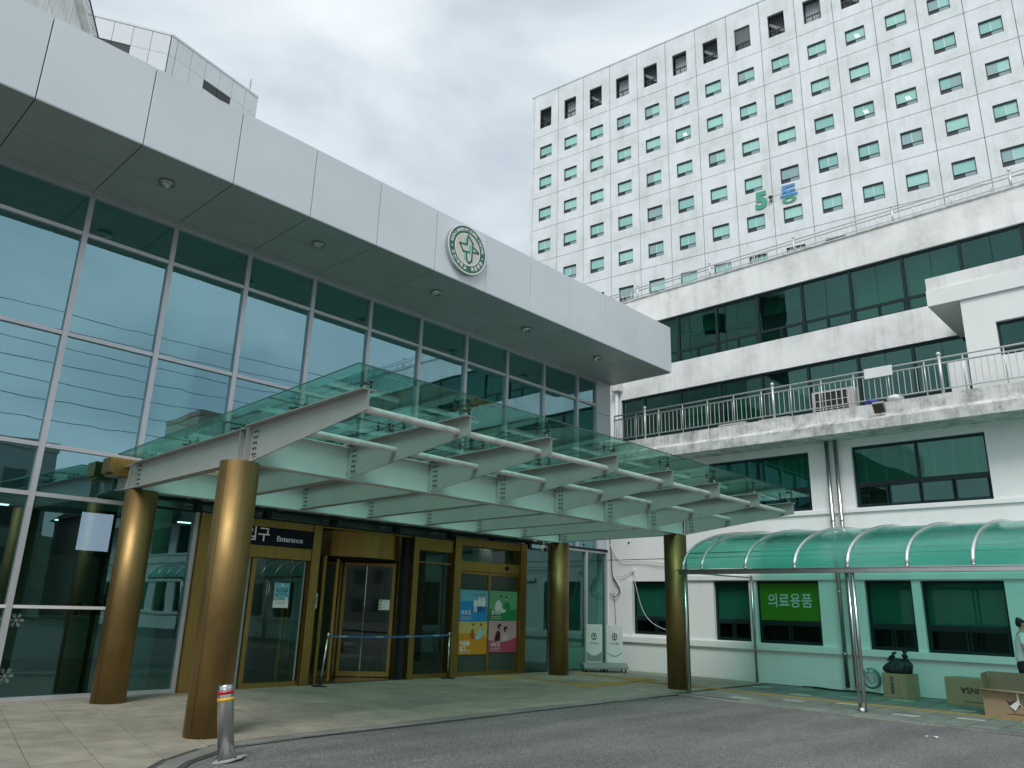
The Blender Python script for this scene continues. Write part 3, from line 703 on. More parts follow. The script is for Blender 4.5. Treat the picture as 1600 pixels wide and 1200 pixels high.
# =================================================================== GLASS CANOPY
can = empty('entrance_canopy', 'glass canopy on pale steel beams and brass columns over the entrance', 'canopy')
BX = [4.95+1.607*k for k in range(8)]
YR, YG, YT = 13.55, 9.72, 7.02
def ibeam_y(x, pts, fl=.1, low=True):
    """pts: (y, zbottom, ztop) along the beam"""
    m = MB(); t = .009; ft = .014
    for (ya, ba, ta), (yb, bb, tb) in zip(pts, pts[1:]):
        m.hexa([(x-t, ya, ba), (x+t, ya, ba), (x+t, yb, bb), (x-t, yb, bb)], [(x-t, ya, ta), (x+t, ya, ta), (x+t, yb, tb), (x-t, yb, tb)])
        m.hexa([(x-fl, ya, ta), (x+fl, ya, ta), (x+fl, yb, tb), (x-fl, yb, tb)], [(x-fl, ya, ta+ft), (x+fl, ya, ta+ft), (x+fl, yb, tb+ft), (x-fl, yb, tb+ft)])
        if low: m.hexa([(x-fl*.8, ya, ba-ft), (x+fl*.8, ya, ba-ft), (x+fl*.8, yb, bb-ft), (x-fl*.8, yb, bb-ft)], [(x-fl*.8, ya, ba), (x+fl*.8, ya, ba), (x+fl*.8, yb, bb), (x-fl*.8, yb, bb)])
    return m
def girder_x(y, z0, z1, x0, x1, fl=.1):
    return MB().box((x0, y-.01, z0), (x1, y+.01, z1)).box((x0, y-fl, z1), (x1, y+fl, z1+.014)).box((x0, y-fl, z0-.014), (x1, y+fl, z0))
part('girder', girder_x(YG, 3.405, 3.872, BX[0]+.11, BX[-1]-.11), M_steellit, can)
part('girder', girder_x(YR, 3.365, 3.79, BX[0]+.11, BX[-1]-.11), M_steellit, can)
def boltplate():
    m = MB(); m.box((-.006, -.055, -.19), (.006, .055, .19)); m.cur = 1
    for a in (-.03, .03):
        for k in range(5):
            z = -.155+.0775*k; m.box((-.022, a-.012, z-.012), (.022, a+.012, z+.012))
    return m.mesh('splice_plate', [M_steelshade, M_bolt])
BP = boltplate()
for k, x in enumerate(BX):
    part('cantilever_beam', ibeam_y(x, [(YT, 3.735, 3.965), (YG-.012, 3.405, 3.90)], low=False), M_steelshade, can)
    part('rear_beam', ibeam_y(x, [(YG+.012, 3.43, 3.872), (YR-.012, 3.39, 3.80)]), M_steelshade, can)
    part('beam_stub', ibeam_y(x, [(YR+.012, 3.39, 3.80), (YF-.1, 3.42, 3.74)], fl=.07), M_steelshade, can)
    for yy, zz in ((YG-.20, 3.66), (YR-.16, 3.60)): link('splice_plate', BP, can, (x-.012, yy, zz))
for x in (BX[0], BX[-1]):
    for yy, z0, z1 in ((YG+.13, 3.40, 3.87), (YG-.06, 3.40, 3.88), (YR+.1, 3.38, 3.78), (YR-.05, 3.38, 3.79)): part('stiffener', B((x-.09, yy-.006, z0), (x-.01, yy+.006, z1)), M_steelshade, can)
for a, b in zip(BX, BX[1:]):
    for yy, zz in ((7.25, 3.80), (8.56, 3.715)): part('tie_tube', MB().tube([(a+.009, yy, zz), (b-.009, yy, zz)], .045, 12, False), M_tube, can)
for nm, x, y, z in (('a', 5.10, 13.60, 3.355), ('b', 4.86, 9.73, 3.395), ('d', 15.86, 9.79, 3.37), ('c', 16.22, 13.62, 3.35)):
    c = part('column', MB().lathe((x, y, 0), [(.26, 0), (.26, z)], 48), M_gold, can)
    sa = 1.15 if nm in 'ab' else .35
    part('column_seam', B((x-.2605*sin(sa)-.002, y-.2605*cos(sa)-.002, .02), (x-.2605*sin(sa)+.002, y-.2605*cos(sa)+.002, z)), basic('seam', (.10, .06, .02), .5, .8) if nm == 'a' else MATS['seam'], c)
gut = part('brass_gutter', B((4.62, 13.92, 3.66), (16.6, 14.30, 3.92)), M_gold2, can, bevel=.004)
part('gutter_lip', B((4.68, 13.90, 3.615), (16.5, 14.28, 3.659)), M_gold2, gut)
# glass roof
gx = [4.60] + [BX[k] for k in range(1, 7)] + [16.52]
gy = [6.76, 8.70, 10.25, 11.8, 13.62]
gz = lambda y: 4.145 - (y-6.76)*.0335
for a, b in zip(gx, gx[1:]):
    for c, d in zip(gy, gy[1:]):
        a1, b1, c1, d1 = a+.006, b-.006, c+.006, d-.006; m = MB()
        m.hexa([(a1, c1, gz(c1)), (b1, c1, gz(c1)), (b1, d1, gz(d1)), (a1, d1, gz(d1))], [(a1, c1, gz(c1)+.016), (b1, c1, gz(c1)+.016), (b1, d1, gz(d1)+.016), (a1, d1, gz(d1)+.016)])
        m.mi = [0, 0, 1, 1, 1, 1]
        part('roof_glass', m, [M_glassC, M_glassEdge], can)
def spider(arms):
    m = MB(); m.tube([(0, 0, 0), (0, 0, .11)], [.022, .018], 8); m.cur = 1
    m.box((-.03, -.03, .10), (.03, .03, .13))
    for dx, dy in arms:
        p = (dx*.13, dy*.13, .135); m.tube([(0, 0, .12), p], .009, 5); m.tube([(p[0], p[1], .09), (p[0], p[1], .19)], .012, 6)
        m.lathe((p[0], p[1], .175), [(.014, 0), (.034, .018), (.034, .024)], 10)
    return m.mesh('spider_fitting', [M_steelshade, M_bolt])
SP4 = spider([(-1, -1), (1, -1), (1, 1), (-1, 1)]); SPR = spider([(1, -1), (1, 1)]); SPL = spider([(-1, -1), (-1, 1)]); SPF = spider([(-1, .6), (1, .6)]); SPC = spider([(1, .5)])
for k, x in enumerate(BX):
    for yy in (7.12, 8.70, 10.25, 11.80, 13.35):
        zt = 3.965+(YT-yy)*(.065/2.7) if yy < YG else 3.872-(yy-YG)*.0188
        zt += .012; s = (gz(yy)-zt)/.205
        me = SPC if (k == 0 and yy < 7.5) else SPR if k == 0 else SPL if k == 7 else SPF if yy < 7.5 else SP4
        o = link('spider_fitting', me, can, (x, yy, zt)); o.scale = (1, 1, max(.5, s))
cctv = empty('security_camera', 'small white dome camera under the canopy next to the slim brass column', 'camera')
part('camera_body', MB().lathe((15.95, 13.95, 3.18), [(.02, -.09), (.07, -.06), (.085, 0), (.085, .10)], 14), M_white, cctv); part('camera_lens', MB().tube([(15.9, 13.87, 3.17), (15.88, 13.84, 3.15)], .04, 10), M_black, cctv)
part('bracket', B((15.93, 13.93, 3.28), (15.97, 13.97, 3.40)), M_steelshade, cctv)

# =================================================================== WING BUILDING
wing = empty('hospital_wing', 'long white four-storey wing with dark window bands and a roof terrace', 'building')
XW = 19.45; YE = -30.0
# openings on the lower wall: (y0, y1, z0, z1)
op1 = [(12.0, 13.51, 1.01, 2.49), (9.81, 10.85, .96, 2.49), (7.95, 9.61, .945, 2.49), (5.80, 6.85, .925, 2.49), (3.95, 5.61, .915, 2.48)]
yy = 3.95
while yy > -26: op1 += [(yy-3.4, yy-1.8, .92, 2.48)]; yy -= 2.75
op2 = [(7.935, 10.86, 4.23, 5.74), (3.9, 6.85, 4.22, 5.74)] + [(3.9-4.05*k, 6.85-4.05*k, 4.22, 5.74) for k in range(1, 8)]
def wall_open(X, th, y0, y1, z0, z1, ops, sgn=1):
    ys = sorted({y0, y1} | {o[0] for o in ops} | {o[1] for o in ops}); zs = sorted({z0, z1} | {o[2] for o in ops} | {o[3] for o in ops}); m = MB()
    for a, b in zip(ys, ys[1:]):
        for c, d in zip(zs, zs[1:]):
            if any(o[0] <= a and b <= o[1] and o[2] <= c and d <= o[3] for o in ops): continue
            m.poly([(X, b, c), (X, a, c), (X, a, d), (X, b, d)])
    for a, b, c, d in ops:
        m.poly([(X, a, c), (X+th, a, c), (X+th, a, d), (X, a, d)]); m.poly([(X, b, c), (X, b, d), (X+th, b, d), (X+th, b, c)])
        m.poly([(X, a, c), (X, b, c), (X+th, b, c), (X+th, a, c)]); m.poly([(X, a, d), (X+th, a, d), (X+th, b, d), (X, b, d)])
    return m
part('ground_floor_wall', wall_open(XW, .22, YE, 15.2, -.1, 3.11, op1), M_wallclean, wing)
part('first_floor_wall', wall_open(XW, .22, YE, 15.2, 3.13, 5.94, op2), M_wallclean, wing)
part('wall_core', B((XW+.45, YE, -.1), (24, 14.0, 6.55)), M_dark, wing)
part('joint_line', B((XW+.01, YE, 3.11), (XW+.1, 15.2, 3.13)), M_joint, wing)
part('sill_band', B((XW-.07, YE, .78), (XW-.002, 14.1, .93)), M_wallclean, wing)
part('lintel_band', B((XW-.06, YE, 2.51), (XW-.002, 11.6, 2.63)), M_wallclean, wing)
part('sill_band', B((XW-.05, YE, 4.11), (XW-.002, 11.2, 4.2)), M_wallclean, wing)
part('roof_flashing', B((XW-.05, YE, 3.60), (XW-.002, 10.4, 3.66)), M_ledge, wing)
M_blindG = basic('dark_green_blind', (.07, .17, .14), .6)
M_glassG = glass('ground_floor_glass', (.62, .86, .80), (.30, .55, .50), .015, .55, .002)
def window(parent, X, a, b, c, d, split_z, halves, blind=M_blind, bl2=True):
    M_glassW = M_glassG if blind is M_blindG else MATS['wing_glass']
    fw = .05; m = MB(); x0, x1 = X+.10, X+.16
    m.box((x0, a, c), (x1, a+fw, d)).box((x0, b-fw, c), (x1, b, d)).box((x0, a+fw, c), (x1, b-fw, c+fw)).box((x0, a+fw, d-fw*1.3), (x1, b-fw, d))
    m.box((x0, a+fw, split_z-.045), (x1, b-fw, split_z+.045))
    for k in range(1, halves): yk = a+(b-a)*k/halves; m.box((x0, yk-.035, split_z+.046), (x1, yk+.035, d-fw*1.3))
    o = part('window', m, M_dkframe, parent)
    n = halves*2 if halves > 1 else 2
    for k in range(halves):
        ya, yb = a+(b-a)*k/halves+.04, a+(b-a)*(k+1)/halves-.04
        part('pane', B((x0+.02, ya, split_z+.05), (x0+.03, yb, d-fw*1.2)), M_glassW if blind is not None else M_glassW, o)
        if blind: part('blind', B((x1+.05, ya-.02, split_z-.03), (x1+.06, yb+.02, d-.02)), blind, o)
        if blind is M_blind:
            for q in range(3):
                t = ya+(yb-ya)*(.18+.33*q+random.uniform(-.05, .05)); part('curtain_fold', B((x1+.02, t-.045, split_z), (x1+.04, t+.045, d-.06)), M_blindP, o)
    for k in range(n):
        ya, yb = a+fw+(b-a-2*fw)*k/n+.015, a+fw+(b-a-2*fw)*(k+1)/n-.015
        off = -.02 if k % 2 else 0
        s = MB(); q = .03
        s.box((x0+off, ya, c+fw), (x1+off-.01, ya+q, split_z-.05)).box((x0+off, yb-q, c+fw), (x1+off-.01, yb, split_z-.05)).box((x0+off, ya+q, c+fw), (x1+off-.01, yb-q, c+fw+q)).box((x0+off, ya+q, split_z-.05-q), (x1+off-.01, yb-q, split_z-.05))
        part('sash', s, M_dkframe, o); part('pane', B((x0+.02+off, ya+q, c+fw+q), (x0+.03+off, yb-q, split_z-.05-q)), M_glassW, o)
    return o
M_blindP = basic('curtain_fold', (.5, .72, .64), .7)
for i, (a, b, c, d) in enumerate(op1): window(wing, XW, a, b, c, d, 1.47, 1, M_blindG)
for i, (a, b, c, d) in enumerate(op2): window(wing, XW, a, b, c, d, 4.80, 2, M_blind)
for a, b in ((11.93, 12.0), (13.51, 13.62)): part('window_surround', B((XW-.03, a, .93), (XW-.001, b, 2.50)), M_wallclean, wing)
gs = tag(part('green_window_sign', B((XW+.115, 8.0, 1.50), (XW+.119, 9.57, 2.45)), flat('sign_green', (.04, .20, .004)), None), 'bright green window sign with pale Korean lettering under the green walkway roof', 'sign')
text('의료용품', .375, flat('sign_letter', (.50, .62, .58)), gs, (XW+.113, 8.765, 1.98), WING, ext=.0012, bold=.004, sx=.86)
# ledge / terrace slab
led = MB(); yl0, yl1 = YE, 13.76
prof = [(18.60, 5.93), (18.60, 6.17), (18.72, 6.27), (18.86, 6.29), (18.86, 6.60), (19.02, 6.62), (19.02, 6.42), (22.3, 6.42), (22.3, 5.93)]
led.hexa([(x, yl0, z) for x, z in prof], [(x, yl1, z) for x, z in prof])
part('terrace_ledge', led, M_ledge, wing)
part('terrace_slab', B((19.72, 13.761, 5.93), (22.3, 17.6, 6.42)), M_ledge, wing)
# upper floors
XU = 22.2
up_ops = [(YE, 15.78, 6.42, 9.03), (YE, 15.0, 10.03, 11.76)]
part('upper_wall', MB().box((XU, YE, 9.03), (XU+.3, 17.6, 10.03)).box((XU, YE, 11.76), (XU+.3, 17.6, 12.80)).box((XU, 15.78, 6.42), (XU+.3, 17.6, 9.03)).box((XU, 15.0, 10.03), (XU+.3, 17.6, 11.76)).box((XU+.001, YE, 12.8), (34, 17.6, 12.81)), M_wall, wing)
part('upper_core', B((XU+.9, YE, 6.4), (34, 17.5, 12.75)), M_dark, wing)
part('parapet_coping', B((XU-.04, YE, 12.803), (XU+.34, 17.6, 12.85)), M_ledge, wing)
YK = [14.82-1.487*k for k in range(0, 30)]
def strip(z0, z1, ztr, ystart, name):
    m = MB().box((XU+.08, YE, z1-.08), (XU+.16, ystart, z1)).box((XU+.08, YE, z0), (XU+.16, ystart, z0+.06)).box((XU+.08, YE, ztr-.04), (XU+.16, ystart, ztr+.04)).box((XU+.08, ystart-.06, z0), (XU+.16, ystart, z1))
    o = part('strip_window', m, M_dkframe, wing)
    ys = [y for y in YK if y < ystart-.1]; ys = [ystart] + ys
    for k, (a, b) in enumerate(zip(ys, ys[1:])):
        if b < -14: break
        part('mullion', B((XU+.06, b-.04, z0), (XU+.165, b+.04, z1)), M_dkframe, o)
        mid = (a+b)/2
        part('pane', B((XU+.11, b+.042, ztr+.041), (XU+.12, mid-.006, z1-.081)), M_glassW, o); part('pane', B((XU+.11, mid+.006, ztr+.041), (XU+.12, a-.042, z1-.081)), M_glassW, o)
        for p, q in ((b+.05, mid-.01), (mid+.01, a-.05)):
            part('sash', MB().box((XU+.07, p, z0+.06), (XU+.12, p+.03, ztr-.041)).box((XU+.07, q-.03, z0+.06), (XU+.12, q, ztr-.041)), M_dkframe, o)
            part('pane', B((XU+.10, p+.03, z0+.061), (XU+.11, q-.03, ztr-.042)), M_glassW, o)
        r = random.random()
        part('blind', B((XU+.45, b+.05, ztr-.3 if r < .5 else ztr+.5*(z1-ztr)), (XU+.46, (a-.05) if r < .7 else mid, z1-.02)), M_blindD if r < .6 else M_blindG, o)
    part('room_backing', B((XU+.75, YE, z0-.2), (XU+.78, ystart+.1, z1+.1)), M_roomdk, o)
    part('room_ceiling', B((XU+.31, YE, z1+.02), (XU+.74, ystart, z1+.04)), M_roomdk, o)
M_roomdk = basic('dim_room', (.10, .14, .13), .8, 0, .3, .6)
strip(10.03, 11.76, 10.42, 15.0, 'a'); strip(6.62, 9.03, 7.55, 15.78, 'b')
part('strip_kerb', B((XU, YE, 6.425), (XU+.3, 15.78, 6.62)), M_wall, wing)
# projecting block and its roof slab
part('stair_block', wall_open(19.42, .2, YE, 3.98, 6.43, 8.925, [(1.0, 3.34, 7.42, 8.24)]), M_wallclean, wing)
part('stair_block_side', B((19.421, 3.979, 6.43), (22.19, 3.985, 8.92)), M_wallclean, wing)
part('block_core', B((19.7, YE, 6.43), (22.19, 3.9, 8.92)), M_dark, wing)
window(wing, 19.42, 1.0, 3.34, 7.42, 8.24, 7.62, 1, None)
part('block_roof_slab', B((19.40, YE, 9.335), (22.19, 4.66, 9.665)), M_ledge2 if 'M_ledge2' in globals() else M_wall, wing)
part('block_roof_slab', B((19.36, YE, 8.93), (22.19, 4.67, 9.33)), M_wallclean, wing)
part('terrace_screen', B((19.44, 4.05, 6.43), (19.50, 4.42, 7.50)), M_white, wing)
# railings
def railing(name, label, X, zb, zt, z2, zlow, y0, y1, step, posts, end=None, hgt=.0):
    r = empty(name, label, 'railing')
    for z in (zt, z2): part('rail', MB().tube([(X, y0, z), (X, y1, z)], .021, 8), M_rail, r)
    part('rail', MB().tube([(X, y0, zlow), (X, y1, zlow)], .016, 8), M_rail, r)
    bm_ = MB().tube([(0, 0, zlow), (0, 0, z2)], .009, 5, False).mesh('baluster', M_rail)
    y = y1-step*.6; n = 0
    while y > y0 and n < 290: link('baluster', bm_, r, (X, y, 0)); y -= step; n += 1
    pm = MB().tube([(0, 0, zb), (0, 0, zt+.05)], .033, 10); pm.lathe((0, 0, zt+.10), [(.01, -.055), (.04, -.035), (.055, 0), (.04, .038), (.01, .055)], 12); pm = pm.mesh('post', M_rail)
    for y in posts: link('post', pm, r, (X, y, 0))
    sm = MB().tube([(0, 0, zb), (0, 0, zt)], .015, 6).mesh('stay', M_rail)
    y = y1
    while y > y0: link('stay', sm, r, (X, y, 0)); y -= step*6
    return r
railing('terrace_railing', 'stainless steel railing along the terrace ledge above the first-floor windows', 18.93, 6.6, 7.46, 7.33, 6.72, -16, 13.72, .135, [12.59-4.055*k for k in range(0, 8)])
railing('roof_railing', 'pale steel railing on the top parapet of the white wing', 22.32, 12.85, 13.31, 13.2, 12.98, -16, 17.3, .165, [15.05-3.02*k for k in range(0, 11)])
sb = tag(part('railing_notice', B((18.88, 5.50, 7.25), (18.89, 6.15, 7.50)), M_white, None), 'white blank board fixed to the upper rail of the terrace railing', 'sign')
fl = empty('floodlight', 'small grey floodlight on the terrace ledge pointing down', 'lamp', loc=(18.62, 5.80, 6.42), rot=(0, radians(-35), 0))
part('lamp_body', B((-.06, -.13, -.12), (.04, .13, .14)), M_grey, fl); part('lamp_lens', B((-.07, -.11, -.10), (-.061, .11, .12)), basic('lens_brown', (.10, .06, .04), .2), fl); part('bracket', B((.041, -.03, -.03), (.22, .03, .0)), M_bolt, fl)
M_ac = basic('aged_casing', (.42, .40, .38), .6)
def ac(name, label, x, y0, y1, z0, z1, mat=M_ac):
    a = empty(name, label, 'air conditioner', 'air conditioner units on the terrace')
    part('casing', B((x, y0, z0), (x+.32, y1, z1)), mat, a, bevel=.01)
    part('fan_recess', B((x-.004, y0+.16, z0+.05), (x-.001, y1-.06, z1-.05)), M_black, a)
    n = 7
    for k in range(n): yk = y0+.16+(y1-y0-.22)*k/(n-1); part('grille_bar', B((x-.016, yk-.006, z0+.05), (x-.006, yk+.006, z1-.05)), M_white, a)
    for k in range(5): zk = z0+.05+(z1-z0-.1)*k/4; part('grille_bar', B((x-.026, y0+.16, zk-.005), (x-.017, y1-.06, zk+.005)), M_white, a)
ac('air_conditioner', 'large boxy air conditioner with a dark grille behind the terrace railing', 20.0, 6.80, 7.93, 6.43, 7.46)
ac('air_conditioner', 'low air conditioner box behind the railing, left of the large unit', 20.0, 8.6, 9.5, 6.43, 6.93)
ac('air_conditioner', 'low air conditioner box behind the railing, second left of the large unit', 20.0, 9.9, 10.75, 6.43, 6.97)
tag(part('blue_bundle', MB().lathe((18.98, 6.07, 6.60), [(.10, 0), (.17, .05), (.15, .11), (.05, .15)], 10), flat('blue_plastic', (.05, .07, .32)), None), 'small dark blue bundle lying on the terrace ledge', 'bag')
tag(part('white_bundle', MB().lathe((19.05, 5.55, 6.62), [(.14, 0), (.20, .06), (.16, .13), (.05, .17)], 10), M_white, None), 'small white bundle lying on the terrace ledge beside the railing', 'bag')
# drain pipes
for nm, lab, xs_, y in (('drain_pipe', 'left one of the two steel downpipes on the white wing wall', 19.30, 7.39), ('drain_pipe', 'right one of the two steel downpipes on the white wing wall', 19.30, 7.17)):
    o = tag(part(nm, MB().tube([(xs_, y, .06), (xs_, y, 5.94)], .052, 12), M_steel, None), lab, 'pipe', 'steel downpipes on the wing wall')
    for z in (.78, 2.2, 3.9): part('clamp', MB().tube([(xs_, y, z), (xs_, y, z+.04)], .06, 12), M_steel, o)
up = tag(part('drain_pipe', MB().tube([(22.08, 15.88, 6.42), (22.08, 15.88, 9.4)], .06, 12), M_fascia, None), 'pale grey downpipe with a square hopper at the left end of the terrace', 'pipe')
part('hopper', B((21.93, 15.70, 9.35), (22.19, 16.06, 9.68)), M_ledge, up)
# cables at the wall corner
def cable(lab, pts, r, mat):
    P_ = [Vector(p) for p in pts]; o = []
    for k in range(len(P_)-1):
        p0, p1, p2_, p3 = P_[max(k-1, 0)], P_[k], P_[k+1], P_[min(k+2, len(P_)-1)]
        for j in range(5):
            t = j/5; o.append(.5*((2*p1)+(-p0+p2_)*t+(2*p0-5*p1+4*p2_-p3)*t*t+(-p0+3*p1-3*p2_+p3)*t**3))
    o.append(P_[-1]); return tag(part('wall_cable', MB().tube(o, r, 6), mat, None), lab, 'cable', 'loose cables at the wall corner')
X_ = 19.40
cable('thick white cable bundle hanging down the wall corner beside the glass', [(X_, 14.30, 3.9), (X_, 14.25, 3.45), (X_, 14.22, 3.12), (X_, 14.18, 2.7), (X_, 13.99, 2.42), (X_, 13.92, 2.2)], .022, M_cable)
cable('black cable ending in a hook below the white bundle', [(X_-.02, 14.28, 3.9), (X_-.02, 14.21, 3.2), (X_-.02, 14.16, 2.6), (X_-.02, 13.93, 2.3), (X_-.02, 13.97, 2.12), (X_-.02, 14.12, 2.03), (X_-.02, 14.28, 2.14)], .012, M_cableb)
cable('white cable sagging across the wall to the brass column', [(X_-.03, 14.26, 3.6), (X_-.03, 14.05, 3.25), (X_-.03, 13.75, 3.07), (X_-.03, 13.17, 3.07), (X_-.03, 12.0, 2.95), (X_-.03, 10.9, 2.95)], .014, M_cable)
cable('thin white cable drooping across the leftmost wing window', [(X_-.01, 14.15, 2.66), (X_-.01, 13.82, 2.62), (X_-.01, 13.45, 2.77), (X_-.01, 13.37, 2.46), (X_-.01, 13.14, 1.73), (X_-.01, 12.82, 1.35), (X_-.01, 12.31, 1.15), (X_-.01, 11.6, 1.0)], .009, M_cable)
cable('thin dark cable running straight down beside the wall corner', [(X_+.02, 14.17, 2.2), (X_+.02, 14.12, 1.6), (X_+.02, 14.10, .9)], .007, M_cableb)
bx = tag(part('junction_box', MB().lathe((0, 0, 0), [(.05, 0), (.05, .05)], 10), M_white, None, (XW-.002, 13.45, 2.80), (0, -pi/2, 0)), 'small round white junction box on the wall where the thin cable drops', 'box')
tag(part('wall_vent', MB().lathe((0, 0, 0), [(.035, 0), (.03, .015)], 10), M_black, None, (XW-.001, 13.61, 3.62), (0, -pi/2, 0)), 'tiny round black vent hole on the white wall above the cables', 'vent')

# =================================================================== GREEN WALKWAY ROOF
wk = empty('covered_walkway', 'curved translucent green plastic roof on steel ribs along the white wing', 'canopy')
XG = 15.15; A_, H_ = 4.2, 1.07
def arcp(t, dr=0): return (XG+A_*(1-cos(t))-dr*cos(t), 2.545+H_*sin(t)+dr*sin(t))
NT = 14
ribs = [9.155, 8.696, 7.684, 6.633, 5.60, 4.548, 3.487] + [2.43-1.05*k for k in range(12)]
for y in ribs:
    m = MB()
    m.tube([(arcp(pi/2*k/NT, .02)[0], y, arcp(pi/2*k/NT, .02)[1]) for k in range(NT+1)], .034, 10)
    part('rib', m, M_ribs, wk)
for a, b in zip(ribs, ribs[1:]):
    m = MB(); i0 = 0
    for k in range(NT+1):
        x, z = arcp(pi/2*k/NT); sag = .012*sin(k*1.7+a*3)
        m.v += [(x, a-.02, z), (x, (a+b)/2, z+sag), (x, b+.02, z)]
    for k in range(NT):
        for q in (0, 1): m.face((3*k+q, 3*k+q+1, 3*k+q+4, 3*k+q+3), True)
    o = part('roof_panel', m, M_poly, wk)
part('gutter_beam', B((XG-.05, ribs[-1], 2.435), (XG+.05, 9.26, 2.515)), M_steel, wk, bevel=.005)
part('gutter_lip', B((XG-.09, ribs[-1], 2.516), (XG+.04, 9.30, 2.535)), M_steel, wk)
for t in (.35, .75):
    x, z = arcp(t, -.02); part('purlin', MB().tube([(x, 9.155, z), (x, ribs[-1], z)], .014, 6), M_steel, wk)
part('wall_rail', B((XW-.12, ribs[-1], 3.56), (XW-.052, 9.2, 3.61)), M_steel, wk)
for y in (9.13, 5.53, 1.93, -1.67, -5.3):
    part('post', MB().tube([(XG, y, -.04), (XG, y, 2.434)], .036, 12), M_steel, wk)
    if y < 9: part('post', MB().tube([(XG+.03, y+.10, -.04), (XG+.03, y+.10, 2.434)], .026, 12), M_steel, wk)
part('post', MB().tube([(19.25, 9.62, 0), (19.25, 9.62, 2.62)], .034, 12), M_steel, wk)
part('cross_tie', MB().tube([(XG, 9.155, 2.48), (19.25, 9.62, 2.56)], .018, 8), M_steel, wk)
part('foot_cap', MB().lathe((XG-.03, 5.57, 0), [(.02, 0), (.045, .03), (.03, .07)], 12), M_white, wk)

# =================================================================== STREET OBJECTS
bo = empty('bollard', 'stainless steel bollard with red and yellow bands in front of the thick brass column', 'bollard', loc=(4.40, 8.27, -.018))
bo.rotation_euler = (radians(-5.5), radians(-5.5), 0)
part('shaft', MB().lathe((0, 0, 0), [(.085, 0), (.085, .735), (.078, .75), (.05, .758)], 32), M_steel, bo)
part('red_band', MB().lathe((0, 0, .655), [(.0875, 0), (.0875, .035)], 32), M_red, bo); part('yellow_band', MB().lathe((0, 0, .585), [(.0875, 0), (.0875, .035)], 32), M_yel, bo)
part('cap_ring', MB().lathe((0, 0, .70), [(.088, 0), (.088, .012)], 32), M_steel, bo)
m = MB(); base = [(.20*cos(a)*(1+.25*sin(a*5+1)), .17*sin(a)*(1+.2*cos(a*3))) for a in [2*pi*k/22 for k in range(22)]]
m.prism(base, .0, .012); part('mortar_patch', m, M_paverw, bo)
for a in (.5, 2, 3.6, 5.2): part('anchor_bolt', MB().lathe((.115*cos(a), .115*sin(a), .012), [(.013, 0), (.013, .02)], 6), M_bolt, bo)

s1 = empty('barrier_post', 'leaning barrier post with a round black foot beside the first brass door', 'barrier', 'barrier posts holding the blue belt', loc=(9.30, 14.05, 0), rot=(0, radians(5.5), 0))
s2 = empty('barrier_post', 'upright barrier post left of the poster doors', 'barrier', 'barrier posts holding the blue belt', loc=(12.86, 14.18, 0))
for s in (s1, s2):
    part('foot', MB().lathe((0, 0, 0), [(.17, .0), (.17, .012), (.05, .03)], 24), M_black, s); part('tube', MB().tube([(0, 0, .02), (0, 0, .98)], .022, 10), M_steel, s)
    part('head', MB().lathe((0, 0, .93), [(.03, 0), (.03, .09), (.02, .1)], 12), M_steel, s)
sb_ = MB(); pA = Vector((9.40, 14.05, .96)); pB = Vector((12.84, 14.18, .97)); n = 16; prev = None
for k in range(n+1):
    p = pA.lerp(pB, k/n)-Vector((0, 0, .03*sin(pi*k/n)))
    sb_.v += [(p.x, p.y-.001, p.z-.024), (p.x, p.y-.001, p.z+.024)]
for k in range(n): sb_.face((2*k, 2*k+2, 2*k+3, 2*k+1))
belt = tag(part('barrier_belt', sb_, flat('belt_blue', (.035, .12, .27)), None), 'blue retractable belt with small white print stretched across the revolving door', 'belt')
for k in (.1, .38, .63, .87):
    p = pA.lerp(pB, k)-Vector((0, 0, .03*sin(pi*k))); text('고신대학교복음병원', .032, M_letter, belt, (p.x, p.y-.003, p.z), ext=.0004)

